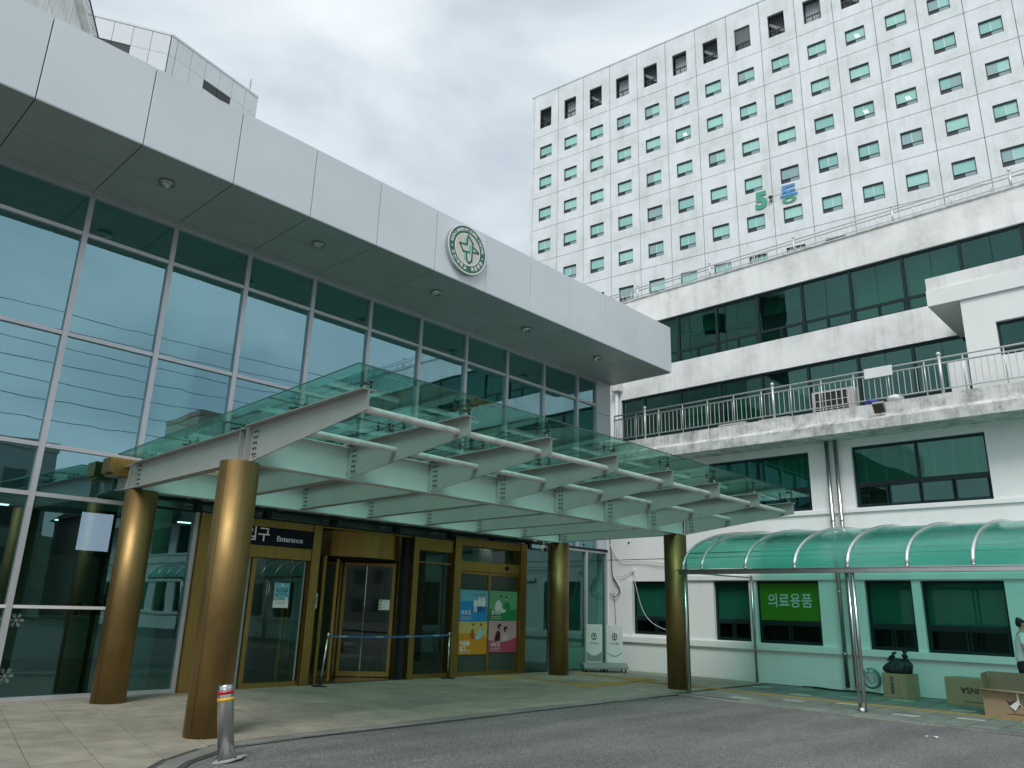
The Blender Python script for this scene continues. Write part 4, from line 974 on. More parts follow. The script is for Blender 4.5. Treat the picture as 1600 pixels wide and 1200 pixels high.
# rolling sign boards
def board(x, y, rz, lab, style):
    b = empty('rolling_signboard', lab, 'signboard', 'rolling sign boards at the wall corner', (x, y, 0), (0, 0, rz))
    W = .235
    pr = [(-.30, .09), (-.30, .14), (-.06, .24), (.06, .24), (.30, .14), (.30, .09)]   # (y, z)
    part('base', MB().hexa([(-.33, p[0], p[1]) for p in pr], [(.33, p[0], p[1]) for p in pr]), M_grey, b, bevel=.006)
    part('panel', B((-W, -.045, .241), (W, .045, 1.25)), M_white, b, bevel=.008)
    for f in (-1,):
        m = MB(); n = 12
        if style == 0: m.poly([(-W+.015, -.047, .27), (W-.015, -.047, .27)] + [(W-.015-(2*W-.03)*k/n, -.047, .54-.12*sin(pi*k/n)) for k in range(n+1)])
        else: m.poly([(-W+.015, -.047, .54-.12*sin(0))] + [(-W+.015+(2*W-.03)*k/n, -.047, .50-.10*sin(pi*k/n)) for k in range(n+1)] + [(W-.015, -.047, .54)] + [(W-.015-(2*W-.03)*k/n, -.047, .53-.10*sin(pi*k/n)) for k in range(n+1)])
        part('printed_curve', m, M_grey, b)
        rg = MB(); n = 24
        for k in range(n):
            a, c = 2*pi*k/n, 2*pi*(k+1)/n; rg.poly([(.058*cos(a), -.048, .93+.075*sin(a)), (.078*cos(a), -.048, .93+.098*sin(a)), (.078*cos(c), -.048, .93+.098*sin(c)), (.058*cos(c), -.048, .93+.075*sin(c))])
        rg.poly([(-.012, -.048, .86), (.012, -.048, .86), (.012, -.048, .93), (.035, -.048, .95), (0, -.048, .99), (-.035, -.048, .95), (-.012, -.048, .93)])
        part('printed_logo', rg, M_dkframe, b)
        text('고신대학교복음병원', .052, M_dkframe, b, (0, -.0485, .745), ext=.0004, sx=.62)
    for dx in (-.26, .26):
        for dy in (-.22, .22):
            c = part('caster', MB().lathe((dx, dy, .06), [(.02, 0), (.02, .03)], 8), M_bolt, b)
            part('wheel', MB().tube([(dx-.012, dy, .038), (dx+.012, dy, .038)], .036, 12), M_black, c)
board(17.98, 13.82, radians(-40), 'front rolling sign board with a dark logo and solid grey curved foot', 0)
board(18.45, 13.46, radians(-40), 'rear rolling sign board partly behind the other one, nearer the white wall', 1)

# cardboard boxes
b1 = empty('cardboard_box', 'upright cardboard box carrying the black bin bag', 'box', 'cardboard boxes by the wing wall', (18.62, 6.0, 0), (0, 0, radians(-8)))
part('carton', B((-.27, -.26, 0), (.30, .26, .50)), M_card, b1, bevel=.004); text('KUNSA', .105, M_black, b1, (-.2745, .05, .26), WING, ext=.0006, bold=.002).rotation_euler = (Matrix.Rotation(-pi/2, 4, 'Z') @ Matrix.Rotation(pi/2, 4, 'X') @ Matrix.Rotation(-pi/2, 4, 'Z')).to_euler()
part('tape', B((-.2715, -.10, .02), (-.2705, -.085, .48)), M_cardin, b1)
b2 = empty('cardboard_box', 'closed long cardboard box behind the open one, against the wing wall', 'box', 'cardboard boxes by the wing wall', (18.40, 4.45, 0), (0, 0, radians(-6)))
part('carton', B((-.22, -.62, 0), (.32, .55, .52)), M_card, b2, bevel=.004)
def flip_text(par, x, y, z, s, size):
    o = text(s, size, M_black, par, (x, y, z), WING, ext=.0006, bold=.002)
    o.rotation_euler = (Matrix.Rotation(-pi/2, 4, 'Z') @ Matrix.Rotation(pi/2, 4, 'X') @ Matrix.Rotation(pi, 4, 'Z')).to_euler(); return o
flip_text(b2, -.2245, .0, .30, 'KUNSA', .16); part('printed_line', MB().box((-.2235, -.30, .075), (-.2205, .22, .085)), M_black, b2)
b3 = empty('cardboard_box', 'open cardboard box with raised flaps and a strip of white tape at the right edge', 'box', 'cardboard boxes by the wing wall', (16.66, 3.39, 0), (0, 0, radians(-3)))
W3, D3, H3, t = .60, .42, .44, .008
part('side', B((0, -W3, 0), (t, W3, H3)), M_card, b3); part('side', B((D3, -W3, 0), (D3+t, W3, H3+.0)), M_card, b3)
part('side', B((t+.001, W3-t, 0), (D3-.001, W3, H3)), M_card, b3); part('side', B((t+.001, -W3, 0), (D3-.001, -W3+t, H3)), M_card, b3); part('bottom', B((t+.001, -W3+t, 0), (D3-.001, W3-t, t)), M_cardin, b3)
part('flap', MB().hexa([(D3, -W3, H3), (D3, W3, H3), (D3+.02, W3, H3+.30), (D3+.02, -W3, H3+.30)], [(D3+t, -W3, H3), (D3+t, W3, H3), (D3+.02+t, W3, H3+.30), (D3+.02+t, -W3, H3+.30)]), M_cardin, b3)
part('flap', MB().hexa([(0, -W3, H3), (0, W3, H3), (-.14, W3+.02, H3+.015), (-.14, -W3, H3-.02)], [(0, -W3, H3+t), (0, W3, H3+t), (-.14, W3+.02, H3+.015+t), (-.14, -W3, H3-.02+t)]), M_card, b3)
for s in (-1, 1): part('flap', MB().hexa([(t, s*W3, H3), (D3, s*W3, H3), (D3, s*(W3+.01), H3+.29), (t+.06, s*(W3+.01), H3+.27)], [(t, s*(W3-t), H3), (D3, s*(W3-t), H3), (D3, s*(W3+.01-t), H3+.29), (t+.06, s*(W3+.01-t), H3+.27)]), M_cardin, b3)
flip_text(b3, -.003, -.02, .245, 'KUNSA', .15); part('printed_line', MB().box((-.0025, -.35, .06), (-.0005, .25, .07)), M_black, b3); part('printed_line', MB().box((-.0025, -.30, .085), (-.0005, .15, .09)), M_black, b3)
part('white_tape', MB().poly([(-.012, .06, .42), (-.012, .03, .42), (-.02, .02, .25), (-.035, .10, .13), (-.03, .18, .20), (-.015, .06, .30)]), M_white, b3); part('white_tape', MB().poly([(-.014, .05, .27), (-.014, .03, .27), (-.012, -.12, .10), (-.012, -.11, .10)]), M_white, b3)

# black bin bag
def blob(c, rad, name, mat, label, cat):
    me = MB(); n = 40; prof = [(.0, .80), (.02, .96), (.07, 1.03), (.14, .99), (.21, .90), (.27, .74), (.31, .55), (.34, .40), (.36, .42)]
    i0 = 0
    for q, (z, r) in enumerate(prof):
        for k in range(n):
            a = 2*pi*k/n; f = 1+(.03+.035*q/4)*sin(a*7+q*.5)+.03*sin(a*13-q*.9)+(.05 if q > 4 else .015)*sin(a*19+q)
            me.v.append((rad[0]*r*f*cos(a), rad[1]*r*f*sin(a)+.01*q*sin(q), z*rad[2]/.36+.006*sin(a*9+q*2)))
    for q in range(len(prof)-1):
        for k in range(n): me.face((q*n+k, q*n+(k+1) % n, (q+1)*n+(k+1) % n, (q+1)*n+k), True)
    me.face([k for k in range(n)][::-1]); me.face([(len(prof)-1)*n+k for k in range(n)])
    o = part(name, me, mat, None, c); tag(o, label, cat)
    for sgn, h, lean in ((1, .14, .03), (-1, .20, -.01)):
        e = MB(); m_ = 9
        for q in range(m_+1):
            t = q/m_; w_ = .075*(1-.55*t)+.02*sin(q*1.9); cy = sgn*(.155-.02*t)+lean*t*-sgn*3; z = rad[2]*.80+h*t+.06*t
            for dx, dy in ((-.03*(1-t)-.004, 0), (0, -w_), (.03*(1-t)+.004, 0), (0, w_)): e.v.append((dx+.02*sin(q), cy+dy, z))
        for q in range(m_):
            for k in range(4): e.face((q*4+k, q*4+(k+1) % 4, (q+1)*4+(k+1) % 4, (q+1)*4+k), True)
        e.face((m_*4, m_*4+1, m_*4+2, m_*4+3)); part('bag_ear', e, mat, o)
    return o
def mk_bag():
    m, nt, b = _new('bin_bag'); b.inputs['Base Color'].default_value = (.012, .018, .018, 1); b.inputs['Roughness'].default_value = .28
    bump(nt, b, noise(nt, wcoords(nt), 9, 5, .65), .9, .05); return m
blob((18.60, 6.0, .503), (.24, .29, .30), 'bin_bag', mk_bag(), 'knotted shiny black plastic bag on top of the upright cardboard box', 'bag')
# coiled hose on the wall and lying cable
m = MB()
for q, (r, dz) in enumerate(((.22, 0), (.205, -.012), (.17, -.03), (.19, -.005))):
    m.tube([(19.36-.012*q, 6.86+r*cos(t*2*pi/24)*.98, .30+dz+r*sin(t*2*pi/24)) for t in range(25)], .009, 6)
m.tube([(19.33, 6.95, .33), (19.32, 6.86, .18), (19.32, 6.76, .24), (19.32, 6.78, .36)], .009, 6)
hc = tag(part('coiled_cable', m, basic('grey_hose', (.08, .13, .12), .5), None), 'coiled grey cable hanging on the wall beside the downpipes', 'cable')
for dy in (.0, .12): part('connector', B((19.28, 6.80+dy, .44), (19.34, 6.84+dy, .49)), M_white, hc)
m = MB(); m.tube([(19.1+.12*sin(k*.9), 8.4-.16*k, .014) for k in range(14)], .013, 6); m.tube([(18.85+.1*cos(k*.7), 8.1-.15*k, .014) for k in range(12)], .012, 6)
tag(part('floor_cable', m, M_cableb, None), 'loose black cable snaking on the pavement under the downpipes', 'cable')
tag(part('litter', MB().poly([(13.0, 3.76, -.015), (13.12, 3.78, -.01), (13.10, 3.86, -.01), (13.03, 3.84, .0)]).poly([(13.02, 3.9, -.015), (13.06, 3.9, -.005), (13.05, 3.95, -.015)]), M_letter, None), 'scrap of white paper lying on the asphalt', 'litter')

# =================================================================== PEOPLE
def skin(name, verts, edges, radii, mat, parent, sub=2, root=0):
    me = bpy.data.meshes.new(name); me.from_pydata(verts, edges, []); o = bpy.data.objects.new(name, me); COL.objects.link(o)
    md = o.modifiers.new('skin', 'SKIN'); sv = me.skin_vertices[0].data
    for k, r in enumerate(radii): sv[k].radius = (r, r) if not isinstance(r, tuple) else r
    sv[root].use_root = True; sb2 = o.modifiers.new('sub', 'SUBSURF'); sb2.levels = sub; sb2.render_levels = sub
    bpy.context.view_layer.update()
    m2 = bpy.data.meshes.new_from_object(o.evaluated_get(bpy.context.evaluated_depsgraph_get())); bpy.data.objects.remove(o)
    m2.materials.clear(); m2.materials.append(mat)
    for p in m2.polygons: p.use_smooth = True
    return link(name, m2, parent)
def person(loc, rz, label, shirt, trousers, arms, long_hair=False, bend=.0, h=1.68):
    P_ = empty('person', label, 'person', None, loc, (0, 0, rz)); s = h/1.70
    # local: faces -Y, x to its left
    V = lambda x, y, z: (x*s, (y-bend*max(0, z-.9))*s, z*s)
    tor = [V(0, 0, .93), V(0, .0, 1.08), V(0, .01, 1.25), V(0, .0, 1.40), V(0, -.0, 1.47), V(0, -.01, 1.54), V(0, -.01, 1.62), V(0, -.01, 1.68)]
    v = list(tor); e = [(k, k+1) for k in range(7)]; r = [(.15, .11), (.135, .10), (.155, .11), (.12, .085), (.055, .05), (.055, .06), (.085, .10), (.06, .075)]
    for sx in (-1, 1):
        i = len(v); v += [V(sx*.09, 0, .86), V(sx*.10, -.02, .50), V(sx*.10, .02, .10), V(sx*.105, -.09, .035), V(sx*.11, -.16, .025)]
        e += [(0, i), (i, i+1), (i+1, i+2), (i+2, i+3), (i+3, i+4)]; r += [.085, .062, .042, .042, .03]
        i = len(v); el, wr = arms[0 if sx < 0 else 1]
        v += [V(sx*.17, 0, 1.41), V(*el), V(*wr)]; e += [(3, i), (i, i+1), (i+1, i+2)]; r += [.055, .040, .028]
        w_ = Vector(wr); d = (Vector(wr)-Vector(el)).normalized(); i2 = len(v)
        v += [V(*(w_+d*.06))]; e += [(i+2, i2)]; r += [(.042, .02)]
        for f, off in enumerate((-.024, -.008, .008, .024)):
            j = len(v); q = w_+d*.10+Vector((0, off, 0)); q2 = w_+d*(.16-.008*abs(f-1.5))+Vector((-sx*.015, off*1.2, 0))
            v += [V(*q), V(*q2)]; e += [(i2, j), (j, j+1)]; r += [.009, .008]
        j = len(v); q = w_+d*.06+Vector((-sx*.02, -.045, 0)); v += [V(*q)]; e += [(i2, j)]; r += [.010]
    body = skin('body', v, e, r, M_skin, P_)
    # shirt
    v = [V(0, 0, .84), V(0, .0, 1.08), V(0, .01, 1.25), V(0, .0, 1.41)]; e = [(0, 1), (1, 2), (2, 3)]; r = [(.185, .15), (.16, .12), (.178, .13), (.14, .10)]
    for sx in (-1, 1):
        el, wr = arms[0 if sx < 0 else 1]; i = len(v); m_ = Vector((sx*.17, 0, 1.41)).lerp(Vector(el), .72)
        v += [V(sx*.165, 0, 1.41), V(*m_)]; e += [(3, i), (i, i+1)]; r += [.075, .066]
    skin('shirt', v, e, r, shirt, P_)
    v = [V(0, 0, .92), V(0, 0, 1.04)]; e = [(0, 1)]; r = [(.155, .12), (.14, .11)]
    for sx in (-1, 1):
        i = len(v); v += [V(sx*.09, 0, .86), V(sx*.10, -.02, .50), V(sx*.10, .02, .09)]; e += [(0, i), (i, i+1), (i+1, i+2)]; r += [.105, .08, .062]
        part('shoe', MB().lathe((0, 0, 0), [(.05, 0), (.055, .03), (.045, .07)], 10), M_black, P_, V(sx*.105, -.06, 0)).scale = (1, 2.3, 1)
    skin('trousers', v, e, r, trousers, P_)
    hv = [V(0, .055, 1.55), V(0, .04, 1.62), V(0, .02, 1.68), V(0, .0, 1.715)]; hr = [(.07, .05), (.088, .07), (.096, .095), (.07, .08)]
    if long_hair: hv = [V(0, .06, 1.45)] + hv; hr = [(.05, .03)] + hr
    skin('hair', hv, [(k, k+1) for k in range(len(hv)-1)], hr, M_hair, P_)
    for sx in (-1, 1): part('eye', MB().lathe((0, 0, 0), [(.004, -.006), (.010, 0), (.004, .006)], 8), M_black, P_, V(sx*.032, -.103, 1.625)); part('ear', MB().lathe((0, 0, 0), [(.006, -.025), (.014, 0), (.006, .028)], 8), M_skin, P_, V(sx*.088, .0, 1.61))
    part('nose', MB().tube([V(0, -.105, 1.63), V(0, -.125, 1.595), V(0, -.10, 1.59)], [.008, .014, .008], 6), M_skin, P_)
    return P_
relax = lambda: [((-.27, .03, 1.13), (-.25, -.06, .88)), ((.27, .03, 1.13), (.25, -.06, .88))]
person((17.45, 3.43, 0), radians(15), 'person in white short-sleeved shirt and black trousers at right edge by the open box', M_shirt, M_black2, [((-.25, -.02, 1.14), (-.17, -.24, .98)), ((.25, -.02, 1.14), (.17, -.24, .98))], bend=.10)
person((8.05, 25.2, 0), radians(150), 'dim person in dark clothes standing inside the hall, left of another', M_black2, M_black2, relax())
person((8.75, 25.0, 0), radians(-160), 'dim person in dark clothes standing inside the hall, nearest the reception desk', M_black2, M_black2, relax())

# =================================================================== TOWER
TH = .13712; KD = 68/60.
tw_rot = atan2(-cos(TH), sin(TH))
tow = empty('hospital_tower', 'tall pale panel-clad tower block with rows of small square windows', 'building', loc=(68*cos(.74303), 68*sin(.74303), 0), rot=(0, 0, tw_rot))
SC = 2.577*KD; SZ = 3.085*KD; Z0 = 1.6+(45.491-1.6)*KD
NC, NR = 16, 10
def ringpanel(wd, ht, u0, u1, v0, v1, gap=.05, th=.22):
    m = MB(); a, b, c, d = gap/2, wd-gap/2, gap/2, ht-gap/2; p, q, r, s = wd*u0, wd*u1, ht*v0, ht*v1
    O = [(a, c), (b, c), (b, d), (a, d)]; I = [(p, r), (q, r), (q, s), (p, s)]
    for k in range(4):
        o0, o1, i0, i1 = O[k], O[(k+1) % 4], I[k], I[(k+1) % 4]
        m.poly([(o0[0], 0, o0[1]), (o1[0], 0, o1[1]), (i1[0], 0, i1[1]), (i0[0], 0, i0[1])])
        m.poly([(i0[0], 0, i0[1]), (i1[0], 0, i1[1]), (i1[0], th, i1[1]), (i0[0], th, i0[1])])
        m.poly([(o1[0], 0, o1[1]), (o0[0], 0, o0[1]), (o0[0], th, o0[1]), (o1[0], th, o1[1])])
    return m
U0, U1, V0, V1 = .25, .745, .245, .645
PM = ringpanel(SC, SZ, U0, U1, V0, V1).mesh('wall_panel', M_tower)
HT = SZ*1.43
PT = ringpanel(SC, HT, .235, .705, .27*SZ/HT, .91*SZ/HT).mesh('wall_panel', M_tower)
WW, WH = SC*(U1-U0), SZ*(V1-V0)
wf = MB().box((0, .10, 0), (.07, .2, WH)).box((WW-.05, .10, 0), (WW, .2, WH)).box((.07, .10, 0), (WW-.05, .2, .05)).box((.07, .06, WH-.10), (WW-.05, .2, WH)).box((.07, .10, WH*.27), (WW-.05, .18, WH*.27+.05)).mesh('window', basic('window_frame_dark', (.03, .04, .045), .5))
teal = [basic('teal_glass_%s' % n, c, .12, 0, .10, .3, spec=.8) for n, c in (('light', (.38, .70, .64)), ('mid', (.30, .60, .56)), ('grey', (.30, .46, .47)))]
lowd = basic('dark_sash', (.05, .06, .065), .2); lowl = basic('pale_sash', (.26, .36, .37), .2); M_blindwhite = basic('bright_divider', (.55, .74, .72), .4)
up_m = [MB().box((.07, .15, WH*.27+.05), (WW-.05, .16, WH-.10)).mesh('pane', t_) for t_ in teal]
half = [MB().box((.07, .14, WH*.27+.05), (WW*.48, .149, WH-.10)).mesh('curtain', t_) for t_ in (teal[1], teal[2])]
div = MB().box((WW*.48, .135, WH*.27+.05), (WW*.52, .148, WH-.10)).mesh('divider', M_blindwhite)
lo_a = MB().box((.07, .15, .05), (WW*.5, .16, WH*.27)).mesh('sash', lowd); lo_b = MB().box((WW*.5, .13, .05), (WW-.05, .14, WH*.27)).mesh('sash', lowl)
topf = MB().box((0, .08, 0), (.06, .2, SZ*.64)).box((0, .05, SZ*.64-.14), (SC*.47, .2, SZ*.64)).box((SC*.47-.06, .08, 0), (SC*.47, .2, SZ*.64-.14)).box((.06, .1, .62), (SC*.47-.06, .18, .72)).box((SC*.235-.04, .1, 0), (SC*.235+.04, .18, .62)).mesh('window', MATS['window_frame_dark'])
M_voidl = basic('roof_void_light', (.50, .55, .58), .8, 0, .15, .3); M_voidd = basic('roof_void_dark', (.07, .08, .085), .8, 0, .25, .3)
rb = random.Random(11)
for c in range(NC):
    link('wall_panel', PT, tow, (c*SC, 0, Z0-SZ))
    o = link('window', topf, tow, (c*SC+.235*SC, 0, Z0-SZ+.27*SZ))
    part('void_backing', MB().box((.061, .6, 0), (SC*.47-.061, .62, SZ*.64-.01)), M_voidl if c % 2 == 1 else M_voidd, o)
    if c % 2 == 0: part('brace', MB().hexa([(.06, .35, 1.75), (.06, .35, 1.45), (SC*.47-.06, .35, .25), (SC*.47-.06, .35, .65)], [(.06, .40, 1.75), (.06, .40, 1.45), (SC*.47-.06, .40, .25), (SC*.47-.06, .40, .65)]), MATS['window_frame_dark'] if c == 0 else M_grey, o)
    nb = 5 if c != 7 else 0
    for k in range(nb): part('bar', B((.06+(SC*.47-.12)*(k+1)/(nb+1)-.012, .12, .0), (.06+(SC*.47-.12)*(k+1)/(nb+1)+.012, .14, SZ*.64-.14)), MATS['window_frame_dark'], o)
    if c == 7:
        for k in range(11): part('louvre', B((.06, .10, .75+.125*k), (SC*.47-.06, .16, .80+.125*k)), M_grey, o)
    for r_ in range(1, NR):
        zb = Z0-SZ*(r_+1); link('wall_panel', PM, tow, (c*SC, 0, zb))
        o = link('window', wf, tow, (c*SC+U0*SC, 0, zb+V0*SZ))
        k = rb.choice([0, 0, 0, 1, 1, 2]); link('pane', up_m[k], o)
        if rb.random() < .62: link('divider', div, o)
        if rb.random() < .25: link('curtain', rb.choice(half), o)
        link('sash', lo_a, o); link('sash', lo_b, o)
        if rb.random() < .08:
            for q in (0, .18): part('lit_lamp', MB().hexa([(WW*.55+q, .125, .55), (WW*.58+q, .125, .55), (WW*.50+q, .125, .85), (WW*.47+q, .125, .85)], [(WW*.55+q, .128, .55), (WW*.58+q, .128, .55), (WW*.50+q, .128, .85), (WW*.47+q, .128, .85)]), M_lamp2, o)
part('joint_backing', wall_open(0, .1, 0, 1, 0, 1, []), M_towerjoint, tow) if False else None
m = MB()
for c in range(NC+1): m.box((c*SC-.05, .06, Z0-SZ*NR), (c*SC+.05, .09, Z0+.42*SZ))
for r_ in range(0, NR): m.box((0, .062, Z0-SZ*(r_+1)-.05), (NC*SC, .088, Z0-SZ*(r_+1)+.05))
part('joint_backing', m, M_towerjoint, tow)
part('corner_strip', B((-.32, .0, Z0-SZ*NR), (-.02, 16, Z0+.41*SZ)), M_tower, tow)
part('roof_edge', B((-.33, -.04, Z0+.43*SZ), (NC*SC, .5, Z0+.43*SZ+.15)), M_tower, tow)
part('tower_core', B((0, 1.0, Z0-SZ*NR-6), (NC*SC, 16, Z0+.3*SZ)), M_dark, tow)
part('tower_base_wall', B((-.3, .01, -1), (NC*SC, .3, Z0-SZ*NR-.02)), M_tower, tow)
TG = basic('tower_letter_green', (.07, .36, .25), .5); TBm = basic('tower_letter_blue', (.08, .30, .62), .5)
def tz(j): return Z0-SZ*j
five = tag(text('5', SZ*.56, TG, None, (0, 0, 0), ext=.03, bold=.10), 'large green numeral five mounted on the tower wall', 'sign'); five.name = 'wall_numeral'
five.parent = None
Mw = Matrix.Translation(tow.location) @ Matrix.Rotation(tw_rot, 4, 'Z')
five.matrix_world = Mw @ Matrix.Translation((7.69*SC, -.06, tz(5.04))) @ Matrix.Rotation(pi/2, 4, 'X')
dg = empty('wall_letter', 'large blue and green Korean letter mounted on the tower wall beside the numeral', 'sign'); dg.matrix_world = Mw
ux = lambda u: (8.21+.45*u)*SC; vz = lambda v: tz(5.27-.45*v)
def dbox(u0, v0, u1, v1, mat, nm='stroke'): part(nm, B((ux(u0), -.09, vz(v0)), (ux(u1), -.02, vz(v1))), mat, dg)
dbox(.12, .86, .88, 1.0, TBm); dbox(.12, .72, .30, .859, TBm); dbox(.12, .60, .88, .719, TBm); dbox(.40, .50, .60, .599, TBm); dbox(0, .38, 1, .499, TBm)
m = MB(); n = 24
for k in range(n):
    a, b = 2*pi*k/n, 2*pi*(k+1)/n; P_ = lambda r, t, y: (ux(.5+.42*r*cos(t)), y, vz(.17+.18*r*sin(t)))
    m.hexa([P_(.55, a, -.02), P_(1, a, -.02), P_(1, b, -.02), P_(.55, b, -.02)], [P_(.55, a, -.09), P_(1, a, -.09), P_(1, b, -.09), P_(.55, b, -.09)])
part('stroke', m, TG, dg)
vn = empty('wall_floodlight', 'small dark lamp fixed between the numeral and the blue letter on the tower', 'lamp'); vn.matrix_world = Mw
part('lamp_head', MB().lathe((7.965*SC, -.25, tz(5.04)), [(.05, -.1), (.16, -.05), (.16, .08), (.05, .12)], 12), M_bolt, vn); part('bracket', B((7.95*SC, -.2, tz(5.14)), (7.975*SC, -.0, tz(5.07))), M_bolt, vn)

# =================================================================== PLANT ROOM BUILDING BEHIND, UPPER LEFT
pent = empty('clad_building', 'pale metal-clad building with louvres rising behind the eaves on the left', 'building', loc=(13.434, 42.948, 0))
ZP = 35.15
def cladface(ang, u0, n, step, louv, sgn):
    d = Vector((cos(ang), sin(ang), 0)); nn = Vector((d.y, -d.x, 0))
    fr = link('clad_wall', None, pent, (0, 0, 0), (0, 0, ang)); fr.empty_display_size = .2
    for k in range(n):
        a = u0+step*k; b = a+step
        for (z0, z1) in ((33.68, 35.05), (32.1, 33.66), (30.5, 32.08), (28.9, 30.48), (27.3, 28.88), (25.7, 27.28)):
            key = (k, z0)
            if k in louv and z0 == 32.1:
                part('panel', B((a+.01, 0, z0), (b-.01, .05, 33.0)), M_pent, fr)
                for q in range(7): part('louvre', MB().hexa([(a+.04, .02, 33.02+.09*q), (b-.04, .02, 33.02+.09*q), (b-.04, .10, 33.08+.09*q), (a+.04, .10, 33.08+.09*q)], [(a+.04, .02, 33.04+.09*q), (b-.04, .02, 33.04+.09*q), (b-.04, .10, 33.10+.09*q), (a+.04, .10, 33.10+.09*q)]), M_grey, fr)
                part('louvre_backing', B((a, .12, 33.0), (b, .14, 33.66)), M_dark, fr)
            else: part('panel', B((a+.012, 0, z0), (b-.012, .05, z1)), M_pent, fr)
        part('coping', B((a, -.03, 35.06), (b, .3, 35.2)), M_pent, fr)
    part('joint_backing', B((u0, .06, 20), (u0+n*step, .1, 35.05)), M_joint, fr)
cladface(radians(-25.94), -1.06*6, 6, 1.05, {1, 2, 3}, 1)
cladface(radians(13.09), 0.0, 1, .42, set(), 1); cladface(radians(13.09), .43, 6, 1.065, {2, 3}, 1)
part('building_core', MB().prism([(-5.3, 3.1), (.1, .3), (6.3, 1.8), (4.5, 9), (-6, 9)], 18, 34.9), M_dark, pent)
ant = tag(part('roof_antenna', MB().tube([(0, 0, 0), (0, 0, 1.0)], .02, 6).tube([(-.12, 0, .7), (.12, 0, .7)], .01, 5).tube([(-.08, 0, .5), (.08, 0, .45)], .01, 5), M_bolt, None, (13.434+6.1*cos(radians(13.1)), 42.948+6.1*sin(radians(13.1))+.1, 35.2)), 'thin antenna on the roof of the metal-clad building', 'antenna')
# nearer concrete building, upper left corner
az0 = radians(79.4); az1 = radians(63)
Pn = Vector((26*cos(az0), 26*sin(az0), 0)); dn_ = Vector((cos(az1), sin(az1), 0)); ln = Vector((-dn_.y, dn_.x, 0))
nb_ = empty('concrete_building', 'stained concrete building with a rooftop fence at the top left corner', 'building', loc=Pn, rot=(0, 0, az1))
ZN = 1.6+26*.742
for k in range(-3, 2):
    for z in range(4): part('wall_panel', B((k*2.2+.02, 0, ZN-2.0-2.0*z+.02), (k*2.2+2.18, .1, ZN-2.0*z-.02)), M_wall, nb_)
part('building_core', B((-8, .12, 8.0), (4.4, 9, ZN-.1)), M_joint, nb_)
part('window', B((-4.4, -.03, ZN-2.2), (-3.0, -.004, ZN-.9)), M_dkframe, nb_); 
part('roof_slab', B((-8, -.25, ZN), (4.6, 9, ZN+.12)), M_wall, nb_)
rf = part('roof_fence', MB().tube([(-8, -.2, ZN+.75), (4.5, -.2, ZN+.75)], .03, 6).tube([(-8, -.2, ZN+.2), (4.5, -.2, ZN+.2)], .02, 6), M_bolt, nb_)
bmz = MB().tube([(0, 0, 0), (0, 0, .75)], .012, 5, False).mesh('fence_bar', M_bolt)
for k in range(80): link('fence_bar', bmz, rf, (-8+.155*k, -.2, ZN+.05))

# =================================================================== WHAT THE GLASS REFLECTS (behind the camera)
m = MB(); nx, ny = 60, 14; rr = random.Random(4)
for j in range(ny):
    for i in range(nx):
        a = -pi+.15+(pi*1.25)*i/(nx-1); rad = 190+28*j
        hgt = (4+70*sin(min(1, j/9)*pi/2)*(0.55+.45*sin(i*.33+1)*sin(i*.11+.4)+.2*sin(i*.9))) * (1 if j else 0) + rr.uniform(-1, 1)
        m.v.append((rad*cos(a), rad*sin(a), hgt-2))
for j in range(ny-1):
    for i in range(nx-1): m.face((j*nx+i, j*nx+i+1, (j+1)*nx+i+1, (j+1)*nx+i), True)
tag(part('hills', m, basic('wooded_hill', (.05, .085, .045), .95, 0, .5, .12), None), kind='structure')
hw = [basic('house_render', (.42, .38, .31), .8), basic('house_pink', (.40, .27, .22), .8), basic('house_grey', (.34, .35, .35), .8)]
hr = basic('house_roof', (.16, .09, .07), .8); M_hwin = basic('house_window', (.04, .06, .07), .15)
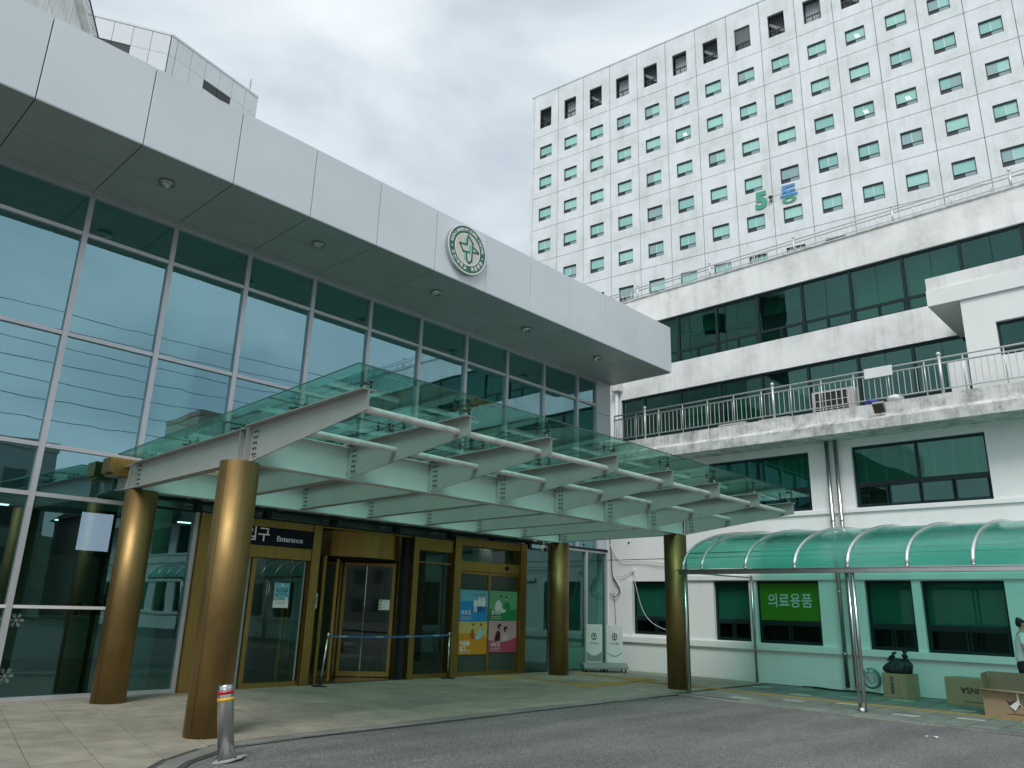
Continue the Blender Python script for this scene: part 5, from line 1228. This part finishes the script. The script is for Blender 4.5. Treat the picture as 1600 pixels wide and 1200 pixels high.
HL = ['beige house with a brown roof across the road, leftmost in the reflection', 'pinkish house across the road, second from the left in the reflection', 'tall grey block across the road with small windows', 'low beige house across the road, near the utility pole', 'pinkish block across the road with a brown roof', 'wide grey building across the road, farthest along', 'tall beige apartment block on its own behind the road', 'low pinkish shop across the road behind the parked spaces']
HS = [(-14, -38, 11, 9, 8), (0, -42, 12, 10, 9), (13, -46, 12, 10, 13), (27, -42, 11, 9, 8), (40, -50, 14, 12, 11), (-30, -40, 13, 10, 10), (58, -95, 14, 12, 30), (-44, -34, 11, 9, 7)]
for k, (x, y, sx, sy, h_) in enumerate(HS):
    b = empty('house', HL[k], 'house', 'buildings across the road', (x, y, -.1))
    part('wall', B((-sx/2, -sy/2, 0), (sx/2, sy/2, h_)), hw[k % 3], b)
    if h_ < 12:
        part('roof', MB().hexa([(-sx/2-.4, -sy/2-.4, h_), (sx/2+.4, -sy/2-.4, h_), (sx/2+.4, sy/2+.4, h_), (-sx/2-.4, sy/2+.4, h_)], [(-sx/2+2, -.3, h_+2), (sx/2-2, -.3, h_+2), (sx/2-2, .3, h_+2), (-sx/2+2, .3, h_+2)]), hr, b)
    else: part('parapet', B((-sx/2-.1, -sy/2-.1, h_), (sx/2+.1, sy/2+.1, h_+.8)), hw[(k+1) % 3], b)
    for f in range(int(h_/3)):
        for q in range(4):
            xa = -sx/2+1+q*(sx-2)/4; part('window', B((xa, sy/2, 1+3*f), (xa+1.5, sy/2+.05, 2.3+3*f)), M_hwin, b)
pole = empty('utility_pole', 'grey concrete utility pole across the road carrying cables', 'pole', loc=(6, -26, 0))
part('shaft', MB().tube([(0, 0, -.2), (0, 0, 20)], [.22, .12], 12), M_grey, pole)
for z in (18.4, 19.4): part('crossarm', B((-1.1, -.05, z), (1.1, .05, z+.08)), M_bolt, pole)
for k in range(7):
    zz = 19.6-1.25*k; ORD = ['topmost', 'second from the top', 'third from the top', 'middle', 'third from the bottom', 'second from the bottom', 'lowest']; pts = [(-60+6*q, -26+.25*k+.02*q, zz+2.2*((q-10.5)/10.5)**2-.0) for q in range(22)]
    tag(part('overhead_cable', MB().tube(pts, .022, 5), M_cableb, None), ORD[k]+' of the seven black overhead cables across the road', 'cable', 'overhead cables across the road')
